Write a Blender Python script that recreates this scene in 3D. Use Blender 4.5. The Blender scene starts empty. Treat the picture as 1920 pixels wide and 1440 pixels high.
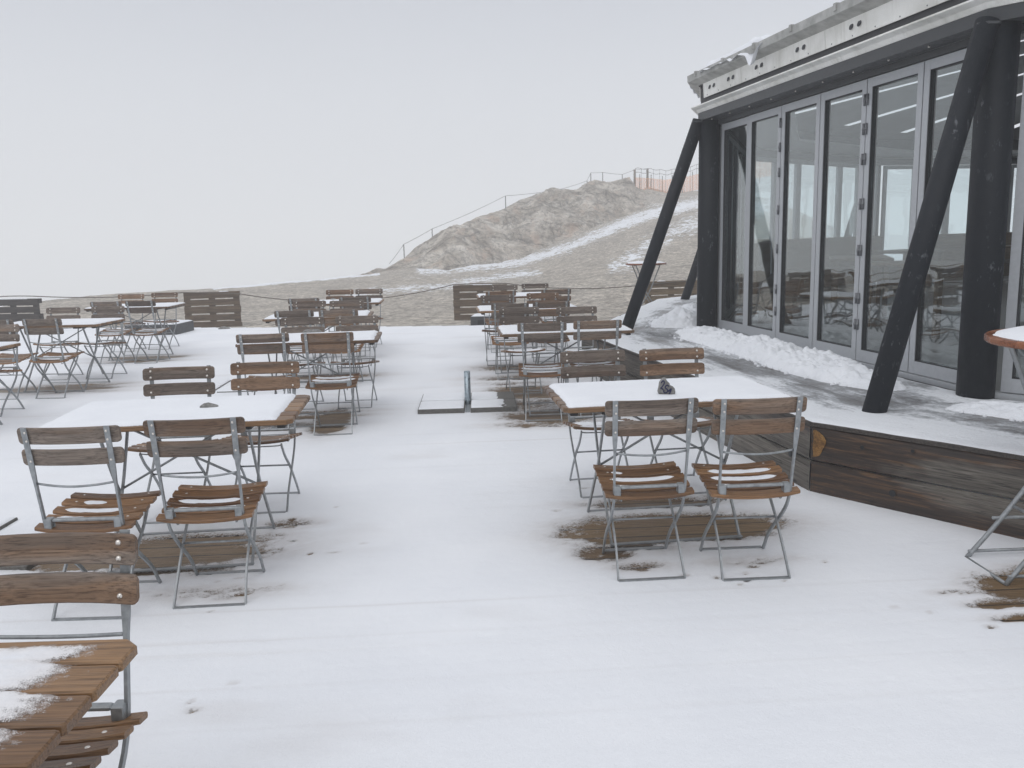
import bpy, math, random
import numpy as np
from mathutils import Vector, Matrix
random.seed(7)
scene = bpy.context.scene
COL = scene.collection
R = math.radians

# ------------------------------------------------------------------ noise
def _hash(ix, iy, seed):
    n = (ix.astype(np.int64)*374761393 + iy.astype(np.int64)*668265263 + seed*1274126177) & 0x7fffffff
    n = ((n ^ (n >> 13))*1274126177) & 0x7fffffff
    n = (n ^ (n >> 16)) & 0x7fffffff
    return n/float(0x7fffffff)
def vnoise(x, y, seed=0):
    x = np.asarray(x, float); y = np.asarray(y, float)
    ix = np.floor(x); iy = np.floor(y); fx = x-ix; fy = y-iy
    fx = fx*fx*(3-2*fx); fy = fy*fy*(3-2*fy)
    a = _hash(ix, iy, seed); b = _hash(ix+1, iy, seed); c = _hash(ix, iy+1, seed); d = _hash(ix+1, iy+1, seed)
    return (a+(b-a)*fx+(c-a)*fy+(a-b-c+d)*fx*fy)*2-1
def fbm(x, y, seed=0, octv=4, gain=.5):
    s = 0; a = 1; t = 0
    for i in range(octv):
        s = s+a*vnoise(np.asarray(x)*2**i+i*17.3, np.asarray(y)*2**i-i*9.1, seed+i); t += a; a *= gain
    return s/t
def sstep(a, b, x):
    t = np.clip((x-a)/(b-a), 0, 1); return t*t*(3-2*t)

# ------------------------------------------------------------------ materials
def mat(name):
    m = bpy.data.materials.new(name); m.use_nodes = True
    nt = m.node_tree; nt.nodes.clear()
    out = nt.nodes.new('ShaderNodeOutputMaterial'); b = nt.nodes.new('ShaderNodeBsdfPrincipled')
    nt.links.new(b.outputs[0], out.inputs[0])
    return m, nt, b, out
class N:
    def __init__(s, nt): s.nt = nt
    def new(s, t, **kw):
        n = s.nt.nodes.new(t)
        for k, v in kw.items():
            if k in n.inputs.keys() if hasattr(n.inputs, 'keys') else False: n.inputs[k].default_value = v
            else: setattr(n, k, v)
        return n
    def link(s, a, b): s.nt.links.new(a, b)
    def coord(s, kind='Object', scale=(1, 1, 1), rnd=False, rot=(0, 0, 0)):
        tc = s.nt.nodes.new('ShaderNodeTexCoord'); mp = s.nt.nodes.new('ShaderNodeMapping')
        mp.inputs['Scale'].default_value = scale; mp.inputs['Rotation'].default_value = rot
        src = tc.outputs[kind]
        if rnd:
            oi = s.nt.nodes.new('ShaderNodeObjectInfo'); mu = s.math('MULTIPLY', oi.outputs['Random'], 37.0)
            ad = s.nt.nodes.new('ShaderNodeVectorMath'); ad.operation = 'ADD'
            s.link(src, ad.inputs[0]); s.link(mu, ad.inputs[1]); src = ad.outputs[0]
        s.link(src, mp.inputs[0]); return mp.outputs[0]
    def noise(s, vec, scale, detail=6, rough=.55, out='Fac', dist=0):
        n = s.nt.nodes.new('ShaderNodeTexNoise'); n.inputs['Scale'].default_value = scale
        n.inputs['Detail'].default_value = detail; n.inputs['Roughness'].default_value = rough
        n.inputs['Distortion'].default_value = dist
        s.link(vec, n.inputs['Vector']); return n.outputs[out]
    def math(s, op, a, b=None, clamp=False):
        n = s.nt.nodes.new('ShaderNodeMath'); n.operation = op; n.use_clamp = clamp
        for i, v in enumerate((a, b)):
            if v is None: continue
            if isinstance(v, (int, float)): n.inputs[i].default_value = v
            else: s.link(v, n.inputs[i])
        return n.outputs[0]
    def ramp(s, fac, stops):
        n = s.nt.nodes.new('ShaderNodeValToRGB'); e = n.color_ramp.elements
        while len(e) < len(stops): e.new(.5)
        for i, (p, c) in enumerate(stops):
            e[i].position = p; e[i].color = (*c, 1) if isinstance(c, tuple) else (c, c, c, 1)
        s.link(fac, n.inputs[0]); return n.outputs[0]
    def mix(s, f, a, b, mode='MIX'):
        n = s.nt.nodes.new('ShaderNodeMix'); n.data_type = 'RGBA'; n.blend_type = mode
        for i, v in ((0, f), (6, a), (7, b)):
            if isinstance(v, (int, float)): n.inputs[i].default_value = v
            elif isinstance(v, tuple): n.inputs[i].default_value = (*v, 1)
            else: s.link(v, n.inputs[i])
        return n.outputs[2]
    def bump(s, h, strength, dist, b, normal=None):
        n = s.nt.nodes.new('ShaderNodeBump'); n.inputs['Strength'].default_value = strength
        n.inputs['Distance'].default_value = dist; s.link(h, n.inputs['Height'])
        if normal: s.link(normal, n.inputs['Normal'])
        s.link(n.outputs[0], b.inputs['Normal']); return n.outputs[0]

SNOWC = (.86, .875, .90)
def make_snow(name='snow', fine=260, grey=0.0):
    m, nt, b, o = mat(name); n = N(nt); v = n.coord()
    a = n.noise(v, 3.0, 3); c = n.ramp(a, [(.3, (.80-grey, .815-grey, .845-grey)), (.7, tuple(k-grey*.5 for k in SNOWC))])
    g = n.noise(v, fine, 3, .7); c2 = n.mix(.25, c, n.ramp(g, [(.35, (.62, .65, .70)), (.6, (.95, .95, .96))]), 'MULTIPLY')
    n.link(c2, b.inputs['Base Color']); b.inputs['Roughness'].default_value = .75
    b.inputs['Specular IOR Level'].default_value = .25
    h = n.math('ADD', n.math('MULTIPLY', n.noise(v, 22, 5), .7), n.math('MULTIPLY', g, .12))
    n.bump(h, .45, .012, b); return m
M = {}
M['snow'] = make_snow()
M['snow_lumpy'] = make_snow('snow_lumpy', 120)
def make_edge_snow(name, soft, tint):
    m = make_snow(name, 320); nt = m.node_tree; n = N(nt); b = next(x for x in nt.nodes if x.type == 'BSDF_PRINCIPLED'); o = next(x for x in nt.nodes if x.type == 'OUTPUT_MATERIAL')
    at = nt.nodes.new('ShaderNodeAttribute'); at.attribute_name = 'edge'; v = n.coord()
    g = n.math('ADD', n.math('MULTIPLY', n.noise(v, 420, 3, .8), .75), n.math('MULTIPLY', n.noise(v, 60, 4, .7), .35))
    f = n.math('ADD', n.math('MULTIPLY', at.outputs['Fac'], soft), n.math('MULTIPLY', n.math('SUBTRACT', g, .55), 1.6))
    a = n.ramp(f, [(.12, 0.0), (.42, 1.0)]); t = nt.nodes.new('ShaderNodeBsdfTransparent'); ms = nt.nodes.new('ShaderNodeMixShader')
    if tint:
        src = b.inputs['Base Color'].links[0].from_socket; n.link(n.mix(n.ramp(n.math('MULTIPLY', at.outputs['Fac'], 14.0), [(0.0, .42), (1.0, 0.0)]), src, (.62, .52, .44)), b.inputs['Base Color'])
    n.link(a, ms.inputs[0]); n.link(t.outputs[0], ms.inputs[1]); n.link(b.outputs[0], ms.inputs[2]); n.link(ms.outputs[0], o.inputs[0]); return m
M['snow_edge'] = make_edge_snow('table_snow', 55.0, False)
M['snow_melt'] = make_edge_snow('melting_snow', 16.0, True)

def make_wood(name, stops, axis='x', rough=.6, rnd=True, orange=None, lath=None, scale=1.0, bump=.4, amount=.5, thr=(.70, .95)):
    m, nt, b, o = mat(name); n = N(nt)
    sc = {'x': (1.6, 60, 60), 'y': (60, 1.6, 60), 'z': (60, 60, 1.6)}[axis]
    v = n.coord(scale=tuple(k*scale for k in sc), rnd=rnd)
    g = n.noise(v, 1.0, 6, .65, dist=.25)
    v2 = n.coord(scale=tuple(k*scale*.16 for k in sc), rnd=rnd)
    big = n.noise(v2, 1.0, 4, .6, dist=1.0)
    f = n.math('ADD', n.math('MULTIPLY', g, .55), n.math('MULTIPLY', big, .45))
    c = n.ramp(f, stops)
    if orange:
        oi = nt.nodes.new('ShaderNodeObjectInfo')
        r2 = n.math('MULTIPLY', n.math('ADD', n.math('MULTIPLY', big, 1.1), n.math('MULTIPLY', oi.outputs['Random'], .55)), .8)
        fac = n.ramp(r2, [(thr[0]*.8, 0.0), (min(1, thr[1]*.8), amount)])
        
        c = n.mix(fac, c, orange)
    # fine dark grain lines
    v3 = n.coord(scale=tuple(k*scale*2.2 for k in sc), rnd=rnd)
    gl = n.noise(v3, 1.6, 3, .7)
    c = n.mix(.8, c, n.ramp(gl, [(.36, (.38, .35, .33)), (.5, (1, 1, 1)), (.62, (1.15, 1.13, 1.1))]), 'MULTIPLY')
    st = n.noise(n.coord(rnd=rnd, scale=(1, 1, 1)), 9, 4, .6); c = n.mix(.28, c, n.ramp(st, [(.32, (.62, .6, .58)), (.55, (1.08, 1.06, 1.03))]), 'MULTIPLY')
    if lath:   # every lath was cut from another board
        tcc = nt.nodes.new('ShaderNodeTexCoord'); spp = nt.nodes.new('ShaderNodeSeparateXYZ'); n.link(tcc.outputs['Object'], spp.inputs[0])
        oi0 = nt.nodes.new('ShaderNodeObjectInfo'); wn0 = nt.nodes.new('ShaderNodeTexWhiteNoise'); wn0.noise_dimensions = '2D'
        cb0 = nt.nodes.new('ShaderNodeCombineXYZ'); n.link(n.math('FLOOR', n.math('DIVIDE', n.math('ADD', spp.outputs[lath[0]], lath[2]), lath[1])), cb0.inputs[0]); n.link(n.math('MULTIPLY', oi0.outputs['Random'], 91.0), cb0.inputs[1])
        n.link(cb0.outputs[0], wn0.inputs['Vector']); c = n.mix(1.0, c, n.ramp(wn0.outputs['Value'], [(0, (.66, .60, .56)), (.5, (.98, .97, .96)), (1, (1.34, 1.36, 1.36))]), 'MULTIPLY')
    oi = nt.nodes.new('ShaderNodeObjectInfo')
    c = n.mix(1.0, c, n.ramp(oi.outputs['Random'], [(0, .78), (1, 1.2)]), 'MULTIPLY')
    n.link(c, b.inputs['Base Color'])
    rr = n.ramp(big, [(.3, rough-.12), (.7, rough+.12)]); n.link(rr, b.inputs['Roughness'])
    b.inputs['Specular IOR Level'].default_value = .4
    n.bump(n.math('ADD', g, gl), bump, .003, b); return m
M['back_wood'] = make_wood('weathered_back_wood', [(.3, (.078, .060, .048)), (.5, (.155, .124, .103)), (.72, (.235, .198, .170))], orange=(.17, .085, .034), amount=.6, thr=(.86, 1.08), rough=.6, lath=(2, .095, .025))
M['seat_wood'] = make_wood('wet_seat_wood', [(.3, (.085, .038, .016)), (.5, (.19, .098, .042)), (.72, (.30, .175, .085))], rough=.34, lath=(1, .08, .017))
M['table_wood'] = make_wood('table_wood', [(.3, (.070, .040, .021)), (.5, (.165, .100, .056)), (.72, (.27, .18, .115))], rough=.42, orange=(.22, .12, .050), lath=(1, .1167, .35))
M['pallet_wood'] = make_wood('pallet_wood', [(.3, (.065, .044, .029)), (.5, (.135, .096, .062)), (.72, (.20, .148, .10))], rough=.8, scale=.5)
M['pallet_dark'] = make_wood('pallet_dark_wood', [(.3, (.028, .024, .022)), (.5, (.055, .047, .042)), (.72, (.085, .074, .068))], rough=.8, scale=.5)
M['pallet_light'] = make_wood('pallet_light_wood', [(.3, (.13, .095, .058)), (.5, (.21, .16, .105)), (.72, (.29, .23, .16))], rough=.8, scale=.5)
M['varnish'] = make_wood('varnished_wood', [(.3, (.10, .030, .012)), (.5, (.24, .085, .035)), (.72, (.34, .14, .06))], rough=.3)
M['indoor_wood'] = make_wood('indoor_wood', [(.3, (.10, .07, .045)), (.5, (.18, .13, .085)), (.72, (.25, .19, .13))], rough=.5)

def make_metal(name, col, rough=.5, metal=.7, spots=.25):
    m, nt, b, o = mat(name); n = N(nt); v = n.coord(rnd=True)
    a = n.noise(v, 35, 4, .6)
    n.link(n.ramp(a, [(.3, tuple(k*(1-spots) for k in col)), (.7, tuple(k*(1+spots) for k in col))]), b.inputs['Base Color'])
    b.inputs['Metallic'].default_value = metal
    n.link(n.ramp(a, [(.3, rough-.1), (.7, rough+.1)]), b.inputs['Roughness']); return m
M['galv'] = make_metal('galvanised_steel', (.29, .305, .315), .45, .5)
M['bolt'] = make_metal('bolt_steel', (.72, .68, .63), .3, .9, .08)
M['pole'] = make_metal('bright_zinc', (.32, .38, .42), .33, .6, .25)
M['pad'] = make_metal('black_plastic', (.012, .012, .013), .5, 0)
M['frame'] = make_metal('grey_door_paint', (.42, .435, .455), .42, .15, .06)
M['seal'] = make_metal('black_seal', (.012, .012, .014), .6, 0, .1)
M['hinge'] = make_metal('hinge_steel', (.17, .175, .185), .4, .6, .1)
M['beam'] = make_metal('anthracite_beam_paint', (.050, .053, .057), .45, .1, .1)
M['band'] = make_metal('dark_membrane', (.034, .033, .036), .6, 0, .15)
M['wire'] = make_metal('wire_rope', (.13, .125, .12), .6, .3)
M['post'] = make_metal('iron_post', (.10, .095, .09), .6, .3)
M['hole'] = make_metal('vent_grille', (.06, .062, .068), .6, .3)

def make_black_paint():
    m, nt, b, o = mat('black_column_paint'); n = N(nt); v = n.coord(scale=(1, 1, .45))
    a = n.noise(v, 26, 6, .7); a2 = n.noise(v, 5, 3)
    f = n.math('MULTIPLY', n.ramp(a, [(.58, 0.0), (.66, 1.0)]), n.ramp(a2, [(.46, 0.0), (.62, .8)]))
    b.inputs['Specular IOR Level'].default_value = .3
    c = n.mix(f, (.0065, .0085, .013), (.13, .14, .15))
    n.link(c, b.inputs['Base Color']); n.link(n.ramp(a, [(.3, .5), (.7, .7)]), b.inputs['Roughness'])
    n.bump(a, .2, .002, b); return m
M['black'] = make_black_paint()

def make_cladding():
    m, nt, b, o = mat('weathered_white_cladding'); n = N(nt); v = n.coord()
    a = n.noise(v, 1.6, 6, .6, dist=.5)
    streak = n.noise(n.coord(scale=(9, 9, 1.2)), 1.0, 5, .7)
    c = n.ramp(a, [(.30, (.66, .655, .61)), (.55, (.86, .855, .82)), (.8, (.92, .915, .88))])
    c = n.mix(.5, c, n.ramp(streak, [(.3, (.66, .65, .62)), (.5, (1, 1, 1))]), 'MULTIPLY')
    n.link(c, b.inputs['Base Color']); b.inputs['Roughness'].default_value = .5; b.inputs['Metallic'].default_value = .05
    return m
M['clad'] = make_cladding()

def make_gutter():
    m, nt, b, o = mat('grey_gutter_metal'); n = N(nt); v = n.coord()
    a = n.noise(v, 7, 5, .65)
    n.link(n.ramp(a, [(.3, (.26, .26, .245)), (.7, (.52, .52, .50))]), b.inputs['Base Color'])
    b.inputs['Roughness'].default_value = .5; b.inputs['Metallic'].default_value = .3; return m
M['gutter'] = make_gutter()

def make_glass():
    m = bpy.data.materials.new('window_glass'); m.use_nodes = True; nt = m.node_tree; nt.nodes.clear(); n = N(nt)
    o = nt.nodes.new('ShaderNodeOutputMaterial'); t = nt.nodes.new('ShaderNodeBsdfTransparent'); g = nt.nodes.new('ShaderNodeBsdfGlossy')
    t.inputs[0].default_value = (.93, .965, .97, 1); g.inputs['Roughness'].default_value = .006; g.inputs[0].default_value = (.93, .95, .95, 1)
    lw = nt.nodes.new('ShaderNodeLayerWeight'); lw.inputs['Blend'].default_value = .5
    geo = nt.nodes.new('ShaderNodeNewGeometry'); v = n.coord()
    bp = nt.nodes.new('ShaderNodeBump'); bp.inputs['Strength'].default_value = .10; bp.inputs['Distance'].default_value = .05
    n.link(n.noise(v, 1.3, 2), bp.inputs['Height']); n.link(bp.outputs[0], g.inputs['Normal'])
    f = n.math('ADD', n.math('MULTIPLY', n.math('POWER', lw.outputs['Facing'], 3.5), .95), .085, True)
    ms = nt.nodes.new('ShaderNodeMixShader'); n.link(f, ms.inputs[0]); n.link(t.outputs[0], ms.inputs[1]); n.link(g.outputs[0], ms.inputs[2])
    n.link(ms.outputs[0], o.inputs[0]); return m
M['glass'] = make_glass()

def plain(name, col, rough=.7, nscale=8, var=.2, metal=0):
    m, nt, b, o = mat(name); n = N(nt); v = n.coord(); a = n.noise(v, nscale, 5, .6)
    n.link(n.ramp(a, [(.3, tuple(k*(1-var) for k in col)), (.7, tuple(k*(1+var) for k in col))]), b.inputs['Base Color'])
    b.inputs['Roughness'].default_value = rough; b.inputs['Metallic'].default_value = metal
    n.bump(a, .3, .004, b); return m
M['concrete'] = plain('wet_concrete', (.105, .10, .09), .6, 60, .35)
M['box'] = plain('dark_grey_box', (.055, .057, .06), .6, 20, .25)
M['indoor_floor'] = plain('indoor_floor', (.17, .16, .15), .35, 4, .2)
M['indoor_ceiling'] = plain('indoor_ceiling', (.42, .42, .42), .7, 4, .1)
M['stone'] = plain('table_stone', (.20, .195, .185), .8, 40, .45)
M['ink'] = plain('blue_ink', (.008, .010, .055), .6, 40, .2)
M['roof'] = plain('roof_sheet', (.36, .36, .365), .5, 4, .15)
M['grate'] = plain('steel_grate', (.05, .05, .052), .5, 60, .3, .5)
M['upholstery'] = plain('grey_upholstery', (.16, .14, .12), .8, 30, .15)
M['radiator'] = plain('white_radiator', (.55, .55, .55), .5, 10, .05)
M['orange'] = None

# ------------------------------------------------------------------ mesh builder
class MB:
    def __init__(s): s.v = []; s.f = []; s.mi = []; s.sm = []
    def add(s, verts, faces, mi=0, smooth=False):
        o = len(s.v); s.v += [tuple(v) for v in verts]
        for f in faces: s.f.append(tuple(i+o for i in f)); s.mi.append(mi); s.sm.append(smooth)
    def box(s, x0, x1, y0, y1, z0, z1, bev=0.0, mi=0, fn=None):
        if bev <= 0:
            vs = [(x, y, z) for z in (z0, z1) for y in (y0, y1) for x in (x0, x1)]
            fs = [(0, 2, 3, 1), (4, 5, 7, 6), (0, 1, 5, 4), (2, 6, 7, 3), (0, 4, 6, 2), (1, 3, 7, 5)]
            if fn: vs = [fn(*p) for p in vs]
            s.add(vs, fs, mi); return
        b = min(bev, (x1-x0)/2.01, (y1-y0)/2.01, (z1-z0)/2.01)
        rows = [(z0, b), (z0+b, 0), (z1-b, 0), (z1, b)]
        vs = []
        for z, i in rows:
            X0, X1, Y0, Y1 = x0+i, x1-i, y0+i, y1-i; c = b
            vs += [(X0+c, Y0, z), (X1-c, Y0, z), (X1, Y0+c, z), (X1, Y1-c, z), (X1-c, Y1, z), (X0+c, Y1, z), (X0, Y1-c, z), (X0, Y0+c, z)]
        fs = [tuple(reversed(range(8))), tuple(range(24, 32))]
        for r in range(3):
            for k in range(8):
                a = r*8+k; c2 = r*8+(k+1) % 8; fs.append((a, c2, c2+8, a+8))
        if fn: vs = [fn(*p) for p in vs]
        s.add(vs, fs, mi)
    def tube(s, pts, r, n=8, mi=0, caps=True, smooth=True):
        P = [Vector(p) for p in pts]; rr = r if isinstance(r, (list, tuple)) else [r]*len(P)
        vs = []; t0 = (P[1]-P[0]).normalized(); up = Vector((0, 0, 1)) if abs(t0.z) < .9 else Vector((0, 1, 0))
        u = t0.cross(up).normalized()
        for i, p in enumerate(P):
            t = ((P[min(i+1, len(P)-1)]-P[max(i-1, 0)])).normalized()
            u = (u-t*u.dot(t)).normalized(); w = t.cross(u)
            for k in range(n):
                a = 2*math.pi*k/n; vs.append(p+(u*math.cos(a)+w*math.sin(a))*rr[i])
        fs = [(i*n+k, i*n+(k+1) % n, (i+1)*n+(k+1) % n, (i+1)*n+k) for i in range(len(P)-1) for k in range(n)]
        s.add(vs, fs, mi, smooth)
        if caps:
            o = len(s.v)-len(vs)
            s.f.append(tuple(o+k for k in reversed(range(n)))); s.mi.append(mi); s.sm.append(False)
            s.f.append(tuple(o+(len(P)-1)*n+k for k in range(n))); s.mi.append(mi); s.sm.append(False)
    def strip(s, pts, wx, wt, mi=0):
        """rectangular bar in a y-z plane path (x const-ish); wx: width along x, wt: thickness in the path normal"""
        P = [Vector(p) for p in pts]; vs = []
        for i, p in enumerate(P):
            t = (P[min(i+1, len(P)-1)]-P[max(i-1, 0)]).normalized()
            X = Vector((1, 0, 0)); X = (X-t*X.dot(t)).normalized(); w = t.cross(X)
            a, b = wx[i]/2, wt[i]/2
            vs += [p-X*a-w*b, p+X*a-w*b, p+X*a+w*b, p-X*a+w*b]
        fs = [(i*4+k, i*4+(k+1) % 4, (i+1)*4+(k+1) % 4, (i+1)*4+k) for i in range(len(P)-1) for k in range(4)]
        n = len(P)-1; fs += [(3, 2, 1, 0), (n*4, n*4+1, n*4+2, n*4+3)]
        s.add(vs, fs, mi)
    def grid(s, X, Y, Z, mi=0, smooth=True, keep=None):
        h, w = X.shape; o = len(s.v)
        s.v += list(zip(X.ravel().tolist(), Y.ravel().tolist(), Z.ravel().tolist()))
        for j in range(h-1):
            for i in range(w-1):
                if keep is not None and not keep[j, i]: continue
                a = o+j*w+i; s.f.append((a, a+1, a+w+1, a+w)); s.mi.append(mi); s.sm.append(smooth)
    def prism(s, poly, z0, z1, mi=0, mi_side=None):
        n = len(poly); vs = [(x, y, z0) for x, y in poly]+[(x, y, z1) for x, y in poly]
        s.add(vs, [tuple(reversed(range(n))), tuple(range(n, 2*n))], mi)
        o = len(s.v)-2*n
        for k in range(n):
            s.f.append((o+k, o+(k+1) % n, o+n+(k+1) % n, o+n+k)); s.mi.append(mi if mi_side is None else mi_side); s.sm.append(False)
    def dome(s, c, r, h, axis, n=8, mi=0):
        """small domed bolt head at c pointing along axis"""
        A = Vector(axis).normalized(); u = A.orthogonal().normalized(); w = A.cross(u); C = Vector(c); vs = []
        for k, (rr, hh) in enumerate(((1, 0), (1, .35), (.65, .85))):
            for i in range(n):
                a = 2*math.pi*i/n; vs.append(C+(u*math.cos(a)+w*math.sin(a))*r*rr+A*h*hh)
        vs.append(C+A*h); fs = []
        for q in range(2):
            for i in range(n): fs.append((q*n+i, q*n+(i+1) % n, (q+1)*n+(i+1) % n, (q+1)*n+i))
        for i in range(n): fs.append((2*n+i, 2*n+(i+1) % n, 3*n))
        s.add(vs, fs, mi, True)
    def build(s, name, mats, parent=None, attr=None):
        me = bpy.data.meshes.new(name); me.from_pydata(s.v, [], s.f)
        if not isinstance(mats, (list, tuple)): mats = [mats]
        for m in mats: me.materials.append(m)
        me.polygons.foreach_set('material_index', s.mi); me.polygons.foreach_set('use_smooth', s.sm)
        if attr:
            for k, vals in attr.items():
                a = me.attributes.new(k, 'FLOAT', 'POINT'); a.data.foreach_set('value', np.asarray(vals, np.float32).ravel())
        me.update(); o = bpy.data.objects.new(name, me); COL.objects.link(o)
        if parent: o.parent = parent
        return o
def tag(o, label=None, cat=None, group=None, kind=None):
    if label: o['label'] = label
    if cat: o['category'] = cat
    if group: o['group'] = group
    if kind: o['kind'] = kind
    return o
def empty(name, loc, rz=0, **kw):
    o = bpy.data.objects.new(name, None); COL.objects.link(o); o.location = loc; o.rotation_euler = (0, 0, rz)
    o.empty_display_size = .1; return tag(o, **kw)
KIDS = {}
def copy_tree(root, parent=None):
    c = root.copy(); COL.objects.link(c); c.parent = parent
    for ch in list(root.children): copy_tree(ch, c)
    return c

# ------------------------------------------------------------------ pavilion polygon (12 sides)
def D(a): return np.array([math.cos(R(a)), math.sin(R(a))])
C1 = np.array([2.327, 10.13]); A1 = -79.45; L = 4.484; C2 = C1+L*D(A1)
CORN = {1: C1, 2: C2}
for k in range(3, 12): CORN[k] = CORN[k-1]+L*D(A1+30*(k-2))
for k in (0, -1, -2): pass
c0 = C1-L*D(A1-30)                    # facade 0 runs from corner 0 to corner 1
CORN[0] = c0
CORN[-1] = c0-L*D(A1-60)
CENTER = (C1+C2)/2+D(A1+90)*(L/2/math.tan(R(15)))
CORNERS = [CENTER+(C1-CENTER)@np.array([[math.cos(R(30*k)), math.sin(R(30*k))], [-math.sin(R(30*k)), math.cos(R(30*k))]]) for k in range(12)]
# CORNERS[k] turns counter-clockwise: 0 -> C1, 1 -> C2, 2 -> next ..., 11 -> corner beyond C1
SZ = .46
def facade(k):
    a, b = CORNERS[k % 12], CORNERS[(k+1) % 12]; d = (b-a)/np.linalg.norm(b-a); inn = np.array([-d[1], d[0]])
    return a, b, d, inn
def offset_poly(off, k0=0, k1=12):
    res = []
    for k in range(k0, k1):
        c = CORNERS[k % 12]; r = (c-CENTER); rn = np.linalg.norm(r); res.append(CENTER+r/rn*(rn+off/math.cos(R(15))))
    return res
STAGE_W = 1.476*math.cos(R(15))

# ------------------------------------------------------------------ terrain
B_phi = [-.30, -.1622, -.1518, -.1073, -.0707, -.0379, -.0089, .0159, .0635, .096, .1184, .1425, .1622, .2167, .29, .42]
B_te = [-.043, -.0406, -.0378, -.0331, -.0371, -.0307, -.029, -.0247, -.0052, .0079, .0157, .0228, .0311, .0423, .030, -.028]
B_r = [44, 48, 50, 54, 52, 55, 57, 59, 62, 64, 66, 68, 70, 73, 74, 60]
T_phi = [-.1622, -.1518, -.1375, -.1207, -.1082, -.0876, -.0584, -.0337, -.0029, .0174, .0339, .0619, .0782, .0946, .1066, .1246, .1383, .1461, .168, .1857, .2167, .29, .42]
T_te = [-.040, -.0372, -.0286, -.02, -.0106, .0003, .0147, .0255, .0343, .0422, .0477, .0488, .0495, .0555, .0593, .0611, .0595, .0522, .0474, .0439, .0458, .034, -.027]
H = 1.603
def ground_z(phi, r):
    phi = np.asarray(phi, float); r = np.asarray(r, float)
    te = np.interp(phi, B_phi, B_te); rb = np.interp(phi, B_phi, B_r)
    zb = H+te*rb
    zb = np.where(phi < -.1622, -.32, zb)
    near = -.05-.17*sstep(15.5, 19.5, r)-.08*sstep(19, 26, r)
    t = np.clip((r-20)/(rb-20), 0, 1)
    z = near+(zb-near)*t**1.25*(t > 0)
    w = sstep(-.20, -.1622, phi)
    flat = near-.04*sstep(26, 40, r)
    z = flat*(1-w)+z*w
    # beyond the base: keep rising to the crest on the right, fall away on the left
    edge_te = np.interp(phi, [-.62, -.5353, -.4793, -.422, -.3629, -.331, -.2454, -.1561], [-.061, -.0565, -.0517, -.0486, -.0484, -.0475, -.0432, -.0383])
    re = (H+.34)/(-edge_te)
    re = np.where(phi < -.1562, re, rb+1.5)
    cr = np.interp(phi, T_phi, T_te); rc = rb+9
    zc = H+cr*rc
    inner = sstep(.13, .16, phi)
    up = zb+(zc-zb)*np.clip((r-rb)/9, 0, 1.2)
    z = np.where((r > rb), z*(1-inner)+up*inner, z)
    re2 = re*(1-inner)+(rc+1)*inner
    z = z-np.clip(r-re2, 0, None)**1.35*.25
    return np.maximum(z, -14)
def ground_xy(x, y): return float(ground_z(math.atan2(x, y), math.hypot(x, y)))

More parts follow.
